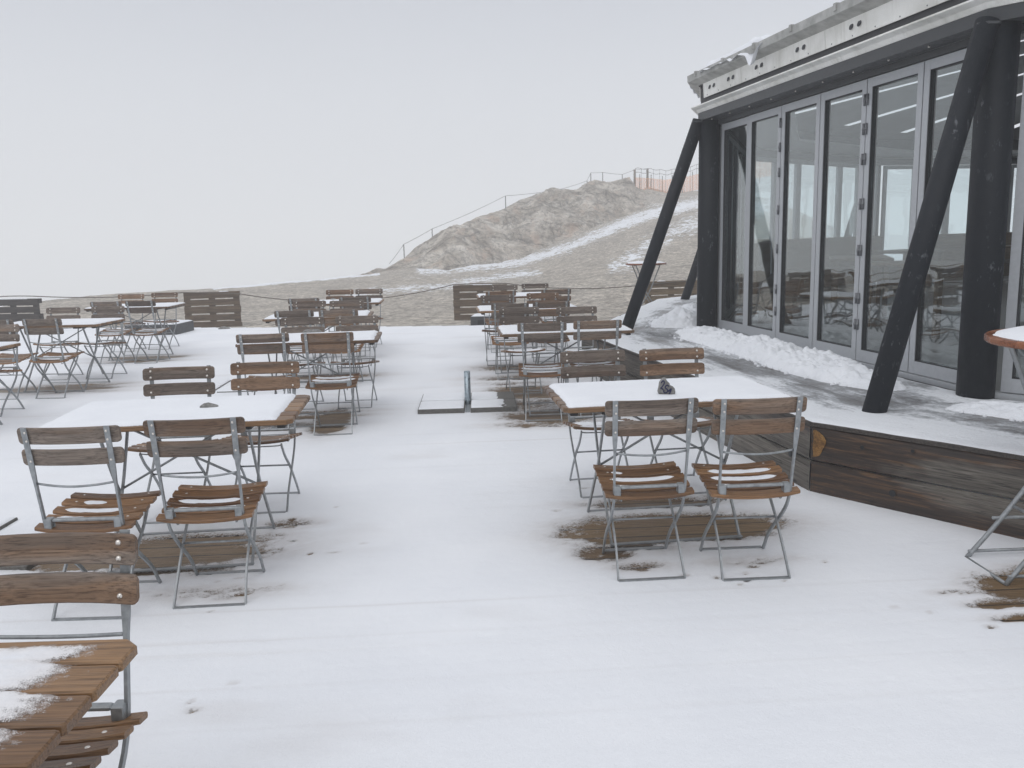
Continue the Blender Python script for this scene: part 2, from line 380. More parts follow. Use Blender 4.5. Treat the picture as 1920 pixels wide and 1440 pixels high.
def band(phi, te_view, pl, width):
    d = np.full(phi.shape, 9.)
    for (a, b), (c, e) in zip(pl[:-1], pl[1:]):
        vx, vy = c-a, e-b; t = np.clip(((phi-a)*vx+(te_view-b)*vy)/(vx*vx+vy*vy), 0, 1)
        d = np.minimum(d, np.hypot(phi-a-vx*t, te_view-b-vy*t))
    return np.exp(-(d/width)**2)
def build_terrain():
    ph = np.concatenate([np.linspace(-2.2, -.70, 60), np.linspace(-.69, .45, 520), np.linspace(.46, 2.2, 60)])
    rr = np.concatenate([np.linspace(13.0, 30, 120), np.linspace(30.3, 82, 170), np.geomspace(83, 125, 25)])
    P, Q = np.meshgrid(ph, rr); Z = ground_z(P, Q); X = np.sin(P)*Q; Y = np.cos(P)*Q
    amp = .02+.05*sstep(22, 60, Q)
    Zn = Z+amp*fbm(X*.9, Y*.9, 3, 4)+.10*sstep(30, 60, Q)*fbm(X*.25, Y*.25, 8, 3)*sstep(-.19, -.1, P)
    te = (Z-H)/Q
    A = [(-.1013, -.0357), (-.046, -.0329), (.0158, -.0290), (.0591, -.0172), (.0959, -.0029), (.1425, .0157), (.1741, .0249), (.2169, .0324), (.3, .045)]
    Bb = [(-.1874, -.0609), (-.1328, -.0567), (-.0713, -.0537), (-.0093, -.0449), (.0341, -.041)]
    Cc = [(.12, -.0367), (.1443, -.0251), (.1801, -.002), (.2171, .0119), (.3, .03)]
    Dd = [(-.3311, -.0480), (-.2455, -.0438), (-.2042, -.0416), (-.15, -.0385)]
    cov = np.maximum.reduce([band(P, te, A, .0080)*.84, band(P, te, Bb, .0070)*.70, band(P, te, Cc, .014)*.68, band(P, te, Dd, .0016)*1.2, band(P, te, [(-.12, -.045), (.0, -.038)], .008)*.33])
    cov = np.maximum(cov, 1.2*sstep(.30, .42, P))
    cov = np.where((Q < 24) & (P < .3), cov*.2, cov)+.10*sstep(40, 70, Q)
    mb = MB(); mb.grid(X, Y, Zn)
    m, nt, b, o = mat('gravel_ground'); n = N(nt)
    v = n.coord(); v2 = n.coord(scale=(1, 1, 1), rnd=False)
    at = nt.nodes.new('ShaderNodeAttribute'); at.attribute_name = 'cover'
    g1 = n.noise(v, 7, 8, .72); g2 = n.noise(v, 26, 5, .75); g3 = n.noise(v, .35, 4, .6)
    vor = nt.nodes.new('ShaderNodeTexVoronoi'); vor.inputs['Scale'].default_value = 11; n.link(v, vor.inputs['Vector'])
    f = n.math('ADD', n.math('MULTIPLY', g1, .6), n.math('MULTIPLY', g2, .4))
    c = n.ramp(f, [(.36, (.14, .125, .108)), (.46, (.34, .312, .275)), (.58, (.48, .452, .41)), (.68, (.70, .67, .63))])
    bw_ = nt.nodes.new('ShaderNodeRGBToBW'); n.link(vor.outputs['Color'], bw_.inputs[0])
    c = n.mix(.85, c, n.ramp(bw_.outputs[0], [(.2, (.62, .60, .585)), (.5, (1.0, .985, .97)), (.8, (1.40, 1.38, 1.36))]), 'MULTIPLY')
    vb = nt.nodes.new('ShaderNodeTexVoronoi'); vb.inputs['Scale'].default_value = 3.1; n.link(v, vb.inputs['Vector']); bw2 = nt.nodes.new('ShaderNodeRGBToBW'); n.link(vb.outputs['Color'], bw2.inputs[0])
    c = n.mix(.5, c, n.ramp(bw2.outputs[0], [(.2, (.6, .59, .57)), (.5, (1, 1, .98)), (.8, (1.3, 1.29, 1.27))]), 'MULTIPLY')
    c = n.mix(.6, c, n.ramp(g3, [(.3, (.78, .77, .76)), (.7, (1.12, 1.1, 1.06))]), 'MULTIPLY')
    s1 = n.noise(v, 1.1, 8, .75); s2 = n.noise(n.coord(scale=(1, .6, 1)), 4.5, 5, .7)
    sf = n.math('ADD', n.math('SUBTRACT', n.math('ADD', n.math('MULTIPLY', s1, .75), n.math('MULTIPLY', s2, .95)), .35), n.math('MULTIPLY', at.outputs['Fac'], .40))
    sm = n.ramp(sf, [(.74, 0.0), (.79, 1.0)])
    n.link(n.mix(sm, c, (.82, .84, .87)), b.inputs['Base Color']); b.inputs['Roughness'].default_value = .85
    n.bump(n.math('ADD', f, n.math('MULTIPLY', sm, .3)), .8, .05, b)
    o = mb.build('ground', m, attr={'cover': cov}); tag(o, kind='structure')
    # rock outcrop
    ph = np.linspace(-.185, .215, 420); t = np.linspace(-.25, 1.9, 150); P, T = np.meshgrid(ph, t)
    rb = np.interp(P, B_phi, B_r); rc = rb+9*sstep(-.19, -.10, P)+1.2
    cr = np.interp(P, T_phi, T_te); zb = H+np.interp(P, B_phi, B_te)*rb
    wt = sstep(.215, .15, P)
    ztop = H+cr*rc
    prof = np.where(T < 0, T*1.2, np.where(T < 1, np.sin(np.clip(T, 0, 1)*math.pi/2)**.85, 1-(T-1)**1.3*2.2))
    Q = rb+(rc-rb)*T
    Z = zb+(ztop-zb)*prof-.1-.9*(1-wt)
    X = np.sin(P)*Q; Y = np.cos(P)*Q
    hgt = np.clip((ztop-zb)/4, 0, 1)
    rid = 1-np.abs(fbm(X*.16+Y*.10, Y*.3-X*.12, 21, 5)); rid2 = 1-np.abs(fbm(X*.42+Y*.16, Y*.35-X*.2, 33, 3))
    face = sstep(-.1, .25, T)*(1-sstep(.80, 1.0, T)*.85)
    dz = (rid-.8)*2.6*face*hgt+(rid2-.8)*.75*face*(.3+.7*hgt)+.05*fbm(X*3, Y*3, 5, 3)
    Z = Z+dz
    mb = MB(); mb.grid(X, Y, Z)
    m, nt, b, o = mat('limestone_rock'); n = N(nt); v = n.coord()
    a = n.noise(v, .45, 7, .68, dist=1.0); bb = n.noise(v, 1.0, 6, .58, dist=1.8); ms = n.noise(n.coord(scale=(.5, .5, 1.1), rot=(.2, .7, .4)), 1.0, 7, .62, dist=1.6)
    c = n.ramp(a, [(.36, (.34, .30, .255)), (.5, (.52, .475, .42)), (.62, (.68, .645, .595))])
    c = n.mix(.85, c, n.ramp(bb, [(.36, (.66, .64, .62)), (.55, (1.08, 1.07, 1.04))]), 'MULTIPLY')
    c = n.mix(.7, c, n.ramp(n.math('ABSOLUTE', n.math('SUBTRACT', ms, .5)), [(.0, (.22, .21, .20)), (.022, (.95, .95, .95)), (.04, (1, 1, 1))]), 'MULTIPLY')
    vq = nt.nodes.new('ShaderNodeVectorMath'); vq.operation = 'ADD'; n.link(n.coord(scale=(.26, .26, .55), rot=(.3, .7, .4)), vq.inputs[0]); n.link(n.noise(v, .6, 4, .6, out='Color'), vq.inputs[1])
    vc = nt.nodes.new('ShaderNodeTexVoronoi'); vc.feature = 'DISTANCE_TO_EDGE'; vc.inputs['Scale'].default_value = 1.0; n.link(vq.outputs[0], vc.inputs['Vector'])
    c = n.mix(.8, c, n.ramp(vc.outputs['Distance'], [(.0, (.42, .40, .38)), (.05, (.95, .95, .94)), (.3, (1.06, 1.05, 1.04))]), 'MULTIPLY')
    c = n.mix(.55, c, n.ramp(n.noise(n.coord(scale=(1, 1, 1.6), rot=(.2, .6, .4)), 4.5, 8, .78), [(.36, (.55, .53, .51)), (.5, (1, .99, .98)), (.62, (1.22, 1.2, 1.17))]), 'MULTIPLY')
    pk = n.noise(v, .8, 4, .6); c = n.mix(n.ramp(pk, [(.55, 0.0), (.7, .45)]), c, (.66, .47, .35))
    sep = nt.nodes.new('ShaderNodeSeparateXYZ'); geo = nt.nodes.new('ShaderNodeNewGeometry'); n.link(geo.outputs['Normal'], sep.inputs[0])
    sf = n.math('ADD', n.math('MULTIPLY', sep.outputs[2], .35), n.math('MULTIPLY', n.noise(v, 2.0, 6, .7), .65))
    c = n.mix(n.ramp(sf, [(.745, 0.0), (.80, .8)]), c, (.82, .84, .87))
    n.link(c, b.inputs['Base Color']); b.inputs['Roughness'].default_value = .9
    n.bump(n.math('ADD', n.math('ADD', bb, n.math('MULTIPLY', ms, 1.2)), n.math('MULTIPLY', n.math('MINIMUM', vc.outputs['Distance'], .12), 4.0)), .9, .4, b)
    o = mb.build('rock_hill', m); tag(o, kind='structure')
build_terrain()

# ------------------------------------------------------------------ deck with snow
YAW = R(3.0)
PATCH = [  # x, y, rx, ry, strength : where the boards show through
    (.90, 4.50, .50, .20, 1.6), (.66, 4.45, .40, .26, 1.0), (.45, 4.15, .16, .14, .7), (.30, 4.45, .12, .10, .7), (.9, 4.95, .45, .10, .95), (1.15, 3.98, .25, .06, .4), (.62, 3.95, .16, .07, .5),
    (-1.98, 4.28, .62, .19, 1.35), (-1.75, 4.45, .45, .14, .9), (-1.55, 4.05, .2, .1, .6), (-1.35, 3.75, .3, .09, .45), (-2.2, 3.75, .25, .06, .35), (-1.95, 4.02, .5, .05, .75), (-1.3, 4.7, .18, .1, .5),
    (2.45, 3.62, .34, .17, 1.8), (2.08, 3.44, .15, .05, .9), (2.15, 3.30, .18, .035, 1.3), (1.95, 3.56, .12, .04, .5),
    (.25, 8.75, .50, .34, 1.15), (.05, 8.95, .30, .2, .9), (.35, 7.55, .45, .35, .85), (.15, 8.1, .4, .35, .6), (.3, 7.2, .5, .16, .55),
    (-1.62, 7.55, .16, .52, 1.25), (-1.85, 7.75, .45, .12, .8), (-2.0, 7.4, .5, .15, .6), (-1.9, 7.95, .6, .1, .55),
    (-5.3, 9.70, .75, .18, 1.2), (-5.0, 9.95, .6, .10, .8), (-4.9, 9.45, .7, .12, .5), (-5.3, 12.3, .6, .2, .9), (-5.2, 11.9, .6, .12, .7), (-2.2, 10.1, .6, .18, .9), (.2, 10.5, .6, .25, 1.0), (.2, 9.7, .7, .2, .6),
    (.0, 9.3, .5, .15, .5), (-1.35, 1.6, .5, .5, .9)]
def spots():
    rnd = random.Random(4); out = []
    for x, y in [(-1.05, 2.92), (-1.16, 2.80), (-1.13, 2.74), (1.6, 3.42), (1.72, 3.36), (1.9, 3.22)]:
        out.append((x, y, rnd.uniform(.010, .02), rnd.uniform(.010, .016), rnd.uniform(.35, 1.0)))
    for cx, cy in [(.75, 3.9), (1.2, 3.9), (-1.3, 3.85), (-1.9, 3.75), (.5, 5.0), (1.0, 5.1), (-1.5, 4.9), (-1.9, 4.9), (-1.05, 4.2)]:
        for _ in range(6):
            out.append((cx+rnd.gauss(0, .22), cy+rnd.gauss(0, .12), rnd.uniform(.008, .028), rnd.uniform(.006, .014), rnd.uniform(.4, 1.0)))
    return out
def deck_cover(X, Y):
    m = np.zeros_like(X)
    for x, y, rx, ry, s in PATCH:
        c, sn = math.cos(YAW), math.sin(YAW); dx = X-x; dy = Y-y; u = dx*c+dy*sn; w = -dx*sn+dy*c
        m = np.maximum(m, s*np.exp(-((u/rx)**2+(w/ry)**2)**1.2*.9))
    m = m+.0
    nz = fbm(X*9, Y*18, 11, 4)*.26+fbm(X*38, Y*45, 15, 3)*.26+fbm(X*2.5, Y*5, 17, 2)*.15
    m = np.where(m > .02, m+nz*np.clip(m*2.2, 0, 1), m)
    for x, y, rx, ry, s in SPOTS:
        m = m+s*np.exp(-(((X-x)/rx)**2+((Y-y)/ry)**2))
    return m          # > .5 bare
SPOTS = spots()
def build_deck():
    c, s = math.cos(YAW), math.sin(YAW)
    u = np.concatenate([np.linspace(-22, -3.6, 120), np.linspace(-3.58, 3.4, 330)])
    w = np.concatenate([np.linspace(-1.5, 1.5, 40), np.linspace(1.52, 5.4, 240), np.linspace(5.43, 9.5, 150), np.linspace(9.55, 19.0, 110)])
    U, W = np.meshgrid(u, w); X = U*c-W*s; Y = U*s+W*c
    cov = deck_cover(X, Y)
    for k in (2.93, 3.20, 3.31, 2.66, 3.6, 5.9, 6.6, 6.95, 8.3, 1.9):     # thin snow over some board joints
        ln_ = np.exp(-((W-k-.006*fbm(U*1.5, U*0, 3, 2))/.011)**2)*(.25+.75*sstep(-.25, .35, fbm(U*.7, U*0+k, 7, 3)))
        cov = np.maximum(cov, .15*ln_+cov*(cov > .15))
    cov = np.where(cov < .2, cov+.10*sstep(.25, .7, fbm(X*1.1, Y*2.6, 77, 4)), cov)
    # far edge polyline
    ye = np.interp(X, [-30, -12, -6.38, -4, -.56, 2.8, 6], [20.6, 17.9, 16.72, 16.17, 15.73, 15.3, 15.1])
    yb = ye+.03*fbm(X*2, Y*0, 5, 3)
    keep = (Y[:-1, :-1] < yb[:-1, :-1]) | (Y[:-1, :-1] < 6)
    over = Y > yb; Y = np.where(over, np.minimum(Y, yb+.02), Y)
    bare = sstep(.25, .62, cov)
    bw = .145; ph = np.abs(((W/bw) % 1)-.5)*2          # 1 at the gap
    gap = sstep(.93, 1.0, ph)
    Z = .014*(1-bare)+.0022*fbm(X*3, Y*3, 40, 4)*(1-bare)-.006*gap*bare-.0012*sstep(.8, 1, ph)*(1-bare)
    # drag lines across the foreground
    for k in (2.93, 3.18, 3.30, 2.66, 6.6, 6.95):
        Z = Z-.0028*np.exp(-((W-k)/.010)**2)*(.3+.7*sstep(-.2, .3, fbm(U*.8, U*0+k, 7, 2)))
    for (x0, y0, x1, y1) in [(-1.02, 3.3, -1.28, 2.6), (-1.28, 2.6, -1.33, 2.1)]:
        vx, vy = x1-x0, y1-y0; t = np.clip(((X-x0)*vx+(Y-y0)*vy)/(vx*vx+vy*vy), 0, 1)
        Z = Z-.004*np.exp(-(np.hypot(X-x0-vx*t, Y-y0-vy*t)/.02)**2)
    rnd = random.Random(12)
    for k in range(60):                                # soft dimples
        x, y = rnd.uniform(-3, 2.2), rnd.uniform(2, 9); r = rnd.uniform(.012, .04)
        Z = Z-.005*np.exp(-((X-x)**2+((Y-y)*1.3)**2)/r**2)
    Z = np.where(over, Z-.06*sstep(0, .02, Y-yb+.001)-.0, Z)
    mb = MB(); mb.grid(X, Y, Z, keep=keep)
    m, nt, b, o = mat('snowy_deck'); n = N(nt); v = n.coord()
    at = nt.nodes.new('ShaderNodeAttribute'); at.attribute_name = 'bare'
    vr = n.coord(rot=(0, 0, -YAW))
    fine = n.noise(n.coord(scale=(.75, 1, 1), rot=(0, 0, -YAW)), 95, 6, .85)
    msk = n.math('ADD', at.outputs['Fac'], n.math('MULTIPLY', n.math('SUBTRACT', fine, .5), 1.5))
    f = n.ramp(msk, [(.34, 0.0), (.46, .35), (.60, 1.0)])
    f = n.math('MULTIPLY', f, n.ramp(at.outputs['Fac'], [(.17, 0.0), (.30, 1.0)]))
    sp = nt.nodes.new('ShaderNodeSeparateXYZ'); n.link(vr, sp.inputs[0])
    row = n.math('DIVIDE', sp.outputs[1], bw)
    fl = n.math('FLOOR', row); wn = nt.nodes.new('ShaderNodeTexWhiteNoise'); wn.noise_dimensions = '1D'; n.link(fl, wn.inputs['W'])
    fr = n.math('ABSOLUTE', n.math('SUBTRACT', n.math('FRACT', row), .5))
    gapm = n.ramp(fr, [(.455, 0.0), (.478, 1.0)])
    grain = n.noise(n.coord(scale=(4, 70, 70), rot=(0, 0, -YAW)), 1, 6, .7, dist=.5)
    wood = n.ramp(grain, [(.3, (.085, .052, .024)), (.5, (.19, .125, .062)), (.72, (.29, .21, .12))])
    wood = n.mix(.8, wood, n.ramp(wn.outputs[0], [(0, (.55, .5, .5)), (1, (1.25, 1.2, 1.1))]), 'MULTIPLY')
    wood = n.mix(gapm, wood, (.010, .008, .007))
    big = n.noise(v, 1.1, 4, .55); mid = n.noise(v, 14, 5, .65)
    snow = n.ramp(big, [(.3, (.80, .815, .845)), (.7, (.86, .872, .895))])
    snow = n.mix(.18, snow, n.ramp(n.noise(v, 330, 3, .7), [(.35, (.68, .71, .76)), (.6, (1, 1, 1))]), 'MULTIPLY')
    snow = n.mix(.16, snow, n.ramp(n.noise(n.coord(scale=(.35, 1.2, 1), rot=(0, 0, -YAW)), 1.6, 5, .6), [(.3, (.84, .855, .89)), (.6, (1, 1, 1))]), 'MULTIPLY')
    thin = n.ramp(at.outputs['Fac'], [(.0, 0.0), (.18, .38), (.5, .62)])
    snow = n.mix(thin, snow, (.56, .53, .515))
    n.link(n.mix(f, snow, wood), b.inputs['Base Color'])
    n.link(n.ramp(f, [(0, .75), (1, .38)]), b.inputs['Roughness']); b.inputs['Specular IOR Level'].default_value = .3
    h = n.math('ADD', n.math('MULTIPLY', n.noise(v, 18, 5, .6), .55), n.math('MULTIPLY', n.noise(v, 160, 4, .7), .22))
    h = n.math('SUBTRACT', h, n.math('MULTIPLY', f, .45))
    n.bump(h, .6, .014, b)
    o = mb.build('deck', m, attr={'bare': np.clip(cov, 0, 1)}); tag(o, kind='structure')
build_deck()

# deck joists / edge board under the far edge
mb = MB(); pts = [(-22, 19.2), (-12, 17.88), (-6.38, 16.70), (-4, 16.15), (-.56, 15.71), (2.8, 15.28)]
for (a, b), (c, d) in zip(pts[:-1], pts[1:]):
    mb.add([(a, b-.06, -.4), (c, d-.06, -.4), (c, d-.06, -.016), (a, b-.06, -.016), (a, b, -.4), (c, d, -.4), (c, d, -.016), (a, b, -.016)],
           [(0, 1, 2, 3), (7, 6, 5, 4), (3, 2, 6, 7), (0, 4, 5, 1)])
tag(mb.build('deck_edge_board', M['pallet_wood']), kind='structure')

# ------------------------------------------------------------------ raised platform round the pavilion
def stage_material():
    m, nt, b, o = mat('platform_timber'); n = N(nt)
    at = nt.nodes.new('ShaderNodeAttribute'); at.attribute_name = 'along'
    a2 = nt.nodes.new('ShaderNodeAttribute'); a2.attribute_name = 'up'; a3 = nt.nodes.new('ShaderNodeAttribute'); a3.attribute_name = 'wet'
    cb = nt.nodes.new('ShaderNodeCombineXYZ'); n.link(at.outputs['Fac'], cb.inputs[0]); n.link(a2.outputs['Fac'], cb.inputs[2])
    def mp(sc):
        q = nt.nodes.new('ShaderNodeMapping'); q.inputs['Scale'].default_value = sc; n.link(cb.outputs[0], q.inputs[0]); return q.outputs[0]
    g = n.noise(mp((2.2, 1, 45)), 1, 8, .7, dist=.8); bg = n.noise(mp((1.1, 1, 5)), 1, 5, .6, dist=1.2); kn = n.noise(mp((3.2, 1, 9)), 1.4, 3, .5)
    c = n.ramp(g, [(.28, (.030, .026, .021)), (.5, (.125, .110, .092)), (.72, (.24, .218, .188))])
    wet = n.math('ADD', n.math('MULTIPLY', bg, .6), a3.outputs['Fac'])
    wc = n.ramp(g, [(.3, (.010, .006, .004)), (.52, (.035, .018, .010)), (.66, (.13, .062, .022)), (.8, (.26, .14, .045))])
    c = n.mix(n.ramp(wet, [(.50, 0.0), (.66, .95)]), c, wc)
    c = n.mix(n.ramp(kn, [(.66, 0.0), (.74, .8)]), c, (.012, .009, .008))
    crack = n.noise(mp((.8, 1, 20)), 1.3, 4, .5); c = n.mix(n.ramp(n.math('ABSOLUTE', n.math('SUBTRACT', crack, .5)), [(.0, .8), (.012, 0.0)]), c, (.008, .007, .006))
    n.link(c, b.inputs['Base Color']); n.link(n.ramp(wet, [(.45, .75), (.65, .35)]), b.inputs['Roughness'])
    n.bump(n.math('ADD', g, n.math('MULTIPLY', crack, .5)), .6, .01, b); return m
M['sleeper'] = stage_material()
def stage_top_material():
    m, nt, b, o = mat('slushy_platform_top'); n = N(nt); v = n.coord()
    at = nt.nodes.new('ShaderNodeAttribute'); at.attribute_name = 'slush'; al = nt.nodes.new('ShaderNodeAttribute'); al.attribute_name = 'across'; aa = nt.nodes.new('ShaderNodeAttribute'); aa.attribute_name = 'along'
    cb = nt.nodes.new('ShaderNodeCombineXYZ'); n.link(aa.outputs['Fac'], cb.inputs[0]); n.link(al.outputs['Fac'], cb.inputs[1])
    def mp(sc):
        q = nt.nodes.new('ShaderNodeMapping'); q.inputs['Scale'].default_value = sc; n.link(cb.outputs[0], q.inputs[0]); return q.outputs[0]
    row = n.math('DIVIDE', al.outputs['Fac'], .125); fr = n.math('ABSOLUTE', n.math('SUBTRACT', n.math('FRACT', row), .5))
    gap = n.ramp(fr, [(.43, 0.0), (.48, 1.0)])
    g = n.noise(mp((4, 60, 1)), 1, 6, .7)
    wood = n.ramp(g, [(.3, (.030, .022, .017)), (.5, (.075, .058, .048)), (.72, (.13, .11, .10))])
    wood = n.mix(gap, wood, (.008, .007, .007))
    n1 = n.noise(mp((2.2, 7, 1)), 1, 7, .72, dist=.4); n2 = n.noise(v, 30, 5, .75)
    mk = n.math('ADD', n.math('ADD', n.math('MULTIPLY', n1, .95), n.math('SUBTRACT', n.math('MULTIPLY', n2, .55), .25)), n.math('MULTIPLY', n.math('SUBTRACT', at.outputs['Fac'], .5), .55))
    mk = n.math('SUBTRACT', mk, n.math('MULTIPLY', gap, .05))
    f = n.ramp(mk, [(.24, 0.0), (.38, .45), (.54, .85), (.68, 1.0)])
    ice = n.ramp(mk, [(.33, (.22, .228, .24)), (.48, (.48, .50, .53)), (.64, (.80, .82, .85))])
    n.link(n.mix(f, wood, ice), b.inputs['Base Color'])
    n.link(n.ramp(mk, [(.35, .28), (.65, .7)]), b.inputs['Roughness'])
    n.bump(n.math('ADD', n.math('MULTIPLY', n2, .4), mk), .7, .02, b); return m
M['stage_top'] = stage_top_material()
E0 = offset_poly(STAGE_W)           # outer platform corners
def grid_attr_obj(name, mats, X, Y, Z, attrs, keep=None, parent=None):
    mb = MB(); mb.grid(X, Y, Z, keep=keep); return mb.build(name, mats, parent, attrs)
def build_stage():
    oc = np.array(E0[1])*.75+C2*.25
    root = empty('timber_platform', (float(C2[0]), float(C2[1]), 0), label='low weathered timber sleeper platform, snow and slush on top, running round the glass pavilion', cat='platform')
    off = Vector((float(C2[0]), float(C2[1]), 0))
    for k in range(12):
        a, b, d, inn = facade(k); oa = np.array(E0[k]); ob = np.array(E0[(k+1) % 12]); LL = np.linalg.norm(ob-oa)
        vis = k in (11, 0, 1, 10)
        nu = 150 if k in (0, 1) else (70 if vis else 4); nv = 60 if vis else 3
        t = np.linspace(0, 1, nv); s = np.linspace(0, 1, nu); S, T = np.meshgrid(s, t)
        ia = a+0*inn; ib = b
        X = (oa[0]+(ob[0]-oa[0])*S)*(1-T)+(ia[0]+(ib[0]-ia[0])*S)*T; Y = (oa[1]+(ob[1]-oa[1])*S)*(1-T)+(ia[1]+(ib[1]-ia[1])*S)*T
        Tm = T*STAGE_W; along = (X-oa[0])*d[0]+(Y-oa[1])*d[1]
        sl = .98-.50*sstep(.18, .60, Tm)+.20*sstep(1.0, 1.3, Tm)+.45*fbm(X*1.6, Y*1.6, 50, 4)+.30*np.exp(-((X-oc[0])**2+(Y-oc[1])**2)/.45**2)
        Z = SZ+.012*sl*(1+fbm(X*4, Y*4, 60, 4))-.012
        Z = Z-.018*sstep(.02, 0, Tm)
        o = grid_attr_obj('platform_top', M['stage_top'], X-off.x, Y-off.y, Z, {'slush': sl, 'across': Tm, 'along': along}, parent=root)
        # two courses of squared sleepers
        courses = [(-.05, .205, 0), (.213, .425, .006)]
        for z0, z1, bulge in courses:
            mb = MB(); nseg = 26 if vis else 2; zs = np.array([z0, z0+.012, (z0+z1)/2, z1-.012, z1]); dep = np.array([.012, 0, -.002, 0, .012])
            al = []; up = []; wet = []
            i0 = .004; P0 = oa+d*i0; LLs = LL-2*i0
            SS, ZZ = np.meshgrid(np.linspace(0, 1, nseg), zs); DD = np.repeat(dep[:, None], nseg, 1)
            DD = DD+.004*fbm(SS*LL*3, ZZ*12, 70+k, 3)-bulge
            X = P0[0]+d[0]*SS*LLs+inn[0]*DD; Y = P0[1]+d[1]*SS*LLs+inn[1]*DD
            mb.grid(X-off.x, Y-off.y, ZZ); al += (SS*LL+k*7.3).ravel().tolist(); up += (ZZ+(0 if z0 < 0 else .013)).ravel().tolist()
            wet += (.42*np.exp(-((SS*LL)/.62)**2)*(k == 1)+.20*np.exp(-((SS*LL)/.3)**2)+.34*sstep(.10, .0, ZZ)+.42*sstep(.345, .42, ZZ)+.05+.24*(k == 1)*sstep(.17, .05, ZZ)).ravel().tolist()
            mb.build('sleeper', M['sleeper'], root, {'along': al, 'up': up, 'wet': wet})
        mb = MB(); q = [oa-inn*.012, ob-inn*.012, ob+inn*.25, oa+inn*.25]
        mb.prism([(p[0]-off.x, p[1]-off.y) for p in q], .427, .449)
        o = mb.build('edge_board', M['pallet_dark'], root)
    # freshly cut yellow patch and bore holes at the corner
    a, b, d, inn = facade(1); oa = np.array(E0[1])
    mb = MB(); pts = []
    for i in range(18):
        an = 2*math.pi*i/18; rx = .055*(1+.18*math.sin(3*an)); rz = .085
        px = .022+max(0.0, .078*(1+.12*math.sin(3*an))*math.cos(an))+.003*math.sin(5*an); pz = .325+rz*math.sin(an); pts.append(oa+d*px-inn*.0155); pts[-1] = (pts[-1][0]-off.x, pts[-1][1]-off.y, pz)
    mb.add(pts, [tuple(range(18))])
    m = make_wood('cut_wood', [(.3, (.06, .026, .008)), (.5, (.24, .12, .032)), (.72, (.40, .24, .075))], rough=.6, rnd=False)
    o = mb.build('cut_patch', m, root); o['label'] = 'bright yellow freshly cut patch of wood'
    mb = MB()
    for px, pz, kk, r in [(.33, .35, 1, .012), (.52, .115, 1, .02), (.62, .38, 1, .010)]:
        c = oa+d*px-inn*.013; mb.tube([(c[0]-off.x, c[1]-off.y, pz), (c[0]-off.x-inn[0]*.004, c[1]-off.y-inn[1]*.004, pz)], r, 12)
    a, b, d, inn = facade(0); ob = np.array(E0[1])
    c = ob-d*.22-inn*.013; mb.tube([(c[0]-off.x, c[1]-off.y, .20), (c[0]-off.x-inn[0]*.004, c[1]-off.y-inn[1]*.004, .20)], .022, 12)
    mb.build('bore_hole', M['seal'], root)
    # grating set in the platform
    a, b, d, inn = facade(0); mb = MB(); oa = np.array(E0[0])
    for i in range(22):
        p = oa+d*(.35+i*.03)+inn*.62; q = p+inn*.42
        w = d*.006; mb.add([(p[0]-w[0]-off.x, p[1]-w[1]-off.y, SZ+.012), (p[0]+w[0]-off.x, p[1]+w[1]-off.y, SZ+.012), (q[0]+w[0]-off.x, q[1]+w[1]-off.y, SZ+.012), (q[0]-w[0]-off.x, q[1]-w[1]-off.y, SZ+.012)], [(0, 1, 2, 3)])
    mb.build('grating', M['grate'], root)
build_stage()
def snow_bank(name, pts, widths, heights, seed, label, res=.014):
    """ridge of shovelled snow along a polyline on the platform"""
    P = [np.array(p) for p in pts]; seg = [np.linalg.norm(b-a) for a, b in zip(P[:-1], P[1:])]; cum = np.concatenate([[0], np.cumsum(seg)]); tot = cum[-1]
    ns = int(tot/res); s = np.linspace(0, tot, ns); px = np.interp(s, cum, [p[0] for p in P]); py = np.interp(s, cum, [p[1] for p in P])
    tx = np.gradient(px); ty = np.gradient(py); ln = np.hypot(tx, ty); nx, ny = -ty/ln, tx/ln
    w = np.interp(s, cum, widths)*(1+.18*fbm(s*1.7, s*0, seed, 3)); h = np.interp(s, cum, heights)
    nv = 60; v = np.linspace(-1, 1, nv); S, V = np.meshgrid(s, v)
    endf = sstep(0, .22, S)*sstep(0, .22, tot-S)
    X = px[None]+nx[None]*V*w[None]/2; Y = py[None]+ny[None]*V*w[None]/2
    prof = np.clip(1-np.abs(V)**2.2, 0, 1)**.8*endf
    lump = 1+.65*fbm(X*3.2, Y*3.2, seed+1, 4)+.60*(1-np.abs(fbm(X*8, Y*8, seed+2, 3)))-.45+.16*fbm(X*24, Y*24, seed+3, 3)
    Z = SZ-.012+h[None]*prof*lump+.014*fbm(X*38, Y*38, seed+5, 2)*(prof > .05)
    mb = MB(); mb.grid(X, Y, Z)
    rnd = random.Random(seed)
    for i in range(int(tot*26)):
        j = rnd.randrange(ns); side = rnd.choice((-1, 1)) if rnd.random() < .5 else -1
        q = w[j]/2*rnd.uniform(.75, 1.25)*side; r = rnd.uniform(.006, .022); cx, cy = px[j]+nx[j]*q, py[j]+ny[j]*q
        if not (0.05 < s[j]/tot < .97): continue
        mb.dome((cx, cy, SZ-.005), r, r*1.2, (rnd.uniform(-.2, .2), rnd.uniform(-.2, .2), 1), 6)
    return tag(mb.build(name, M['snow_lumpy']), label, 'snow pile')
f0 = facade(0); f1 = facade(1); f11 = facade(11)
def fp(f, s, off): return tuple(f[0]+f[2]*s-f[3]*off)
snow_bank('snow_bank', [fp(f0, .05, .30), fp(f0, .8, .30), fp(f0, 1.8, .32), fp(f0, 2.8, .34), fp(f0, 3.6, .38), fp(f0, 4.15, .34)], [.42, .58, .60, .62, .52, .30], [.06, .115, .11, .13, .11, .045], 5, 'long lumpy ridge of shovelled snow lying along the folding glass doors')
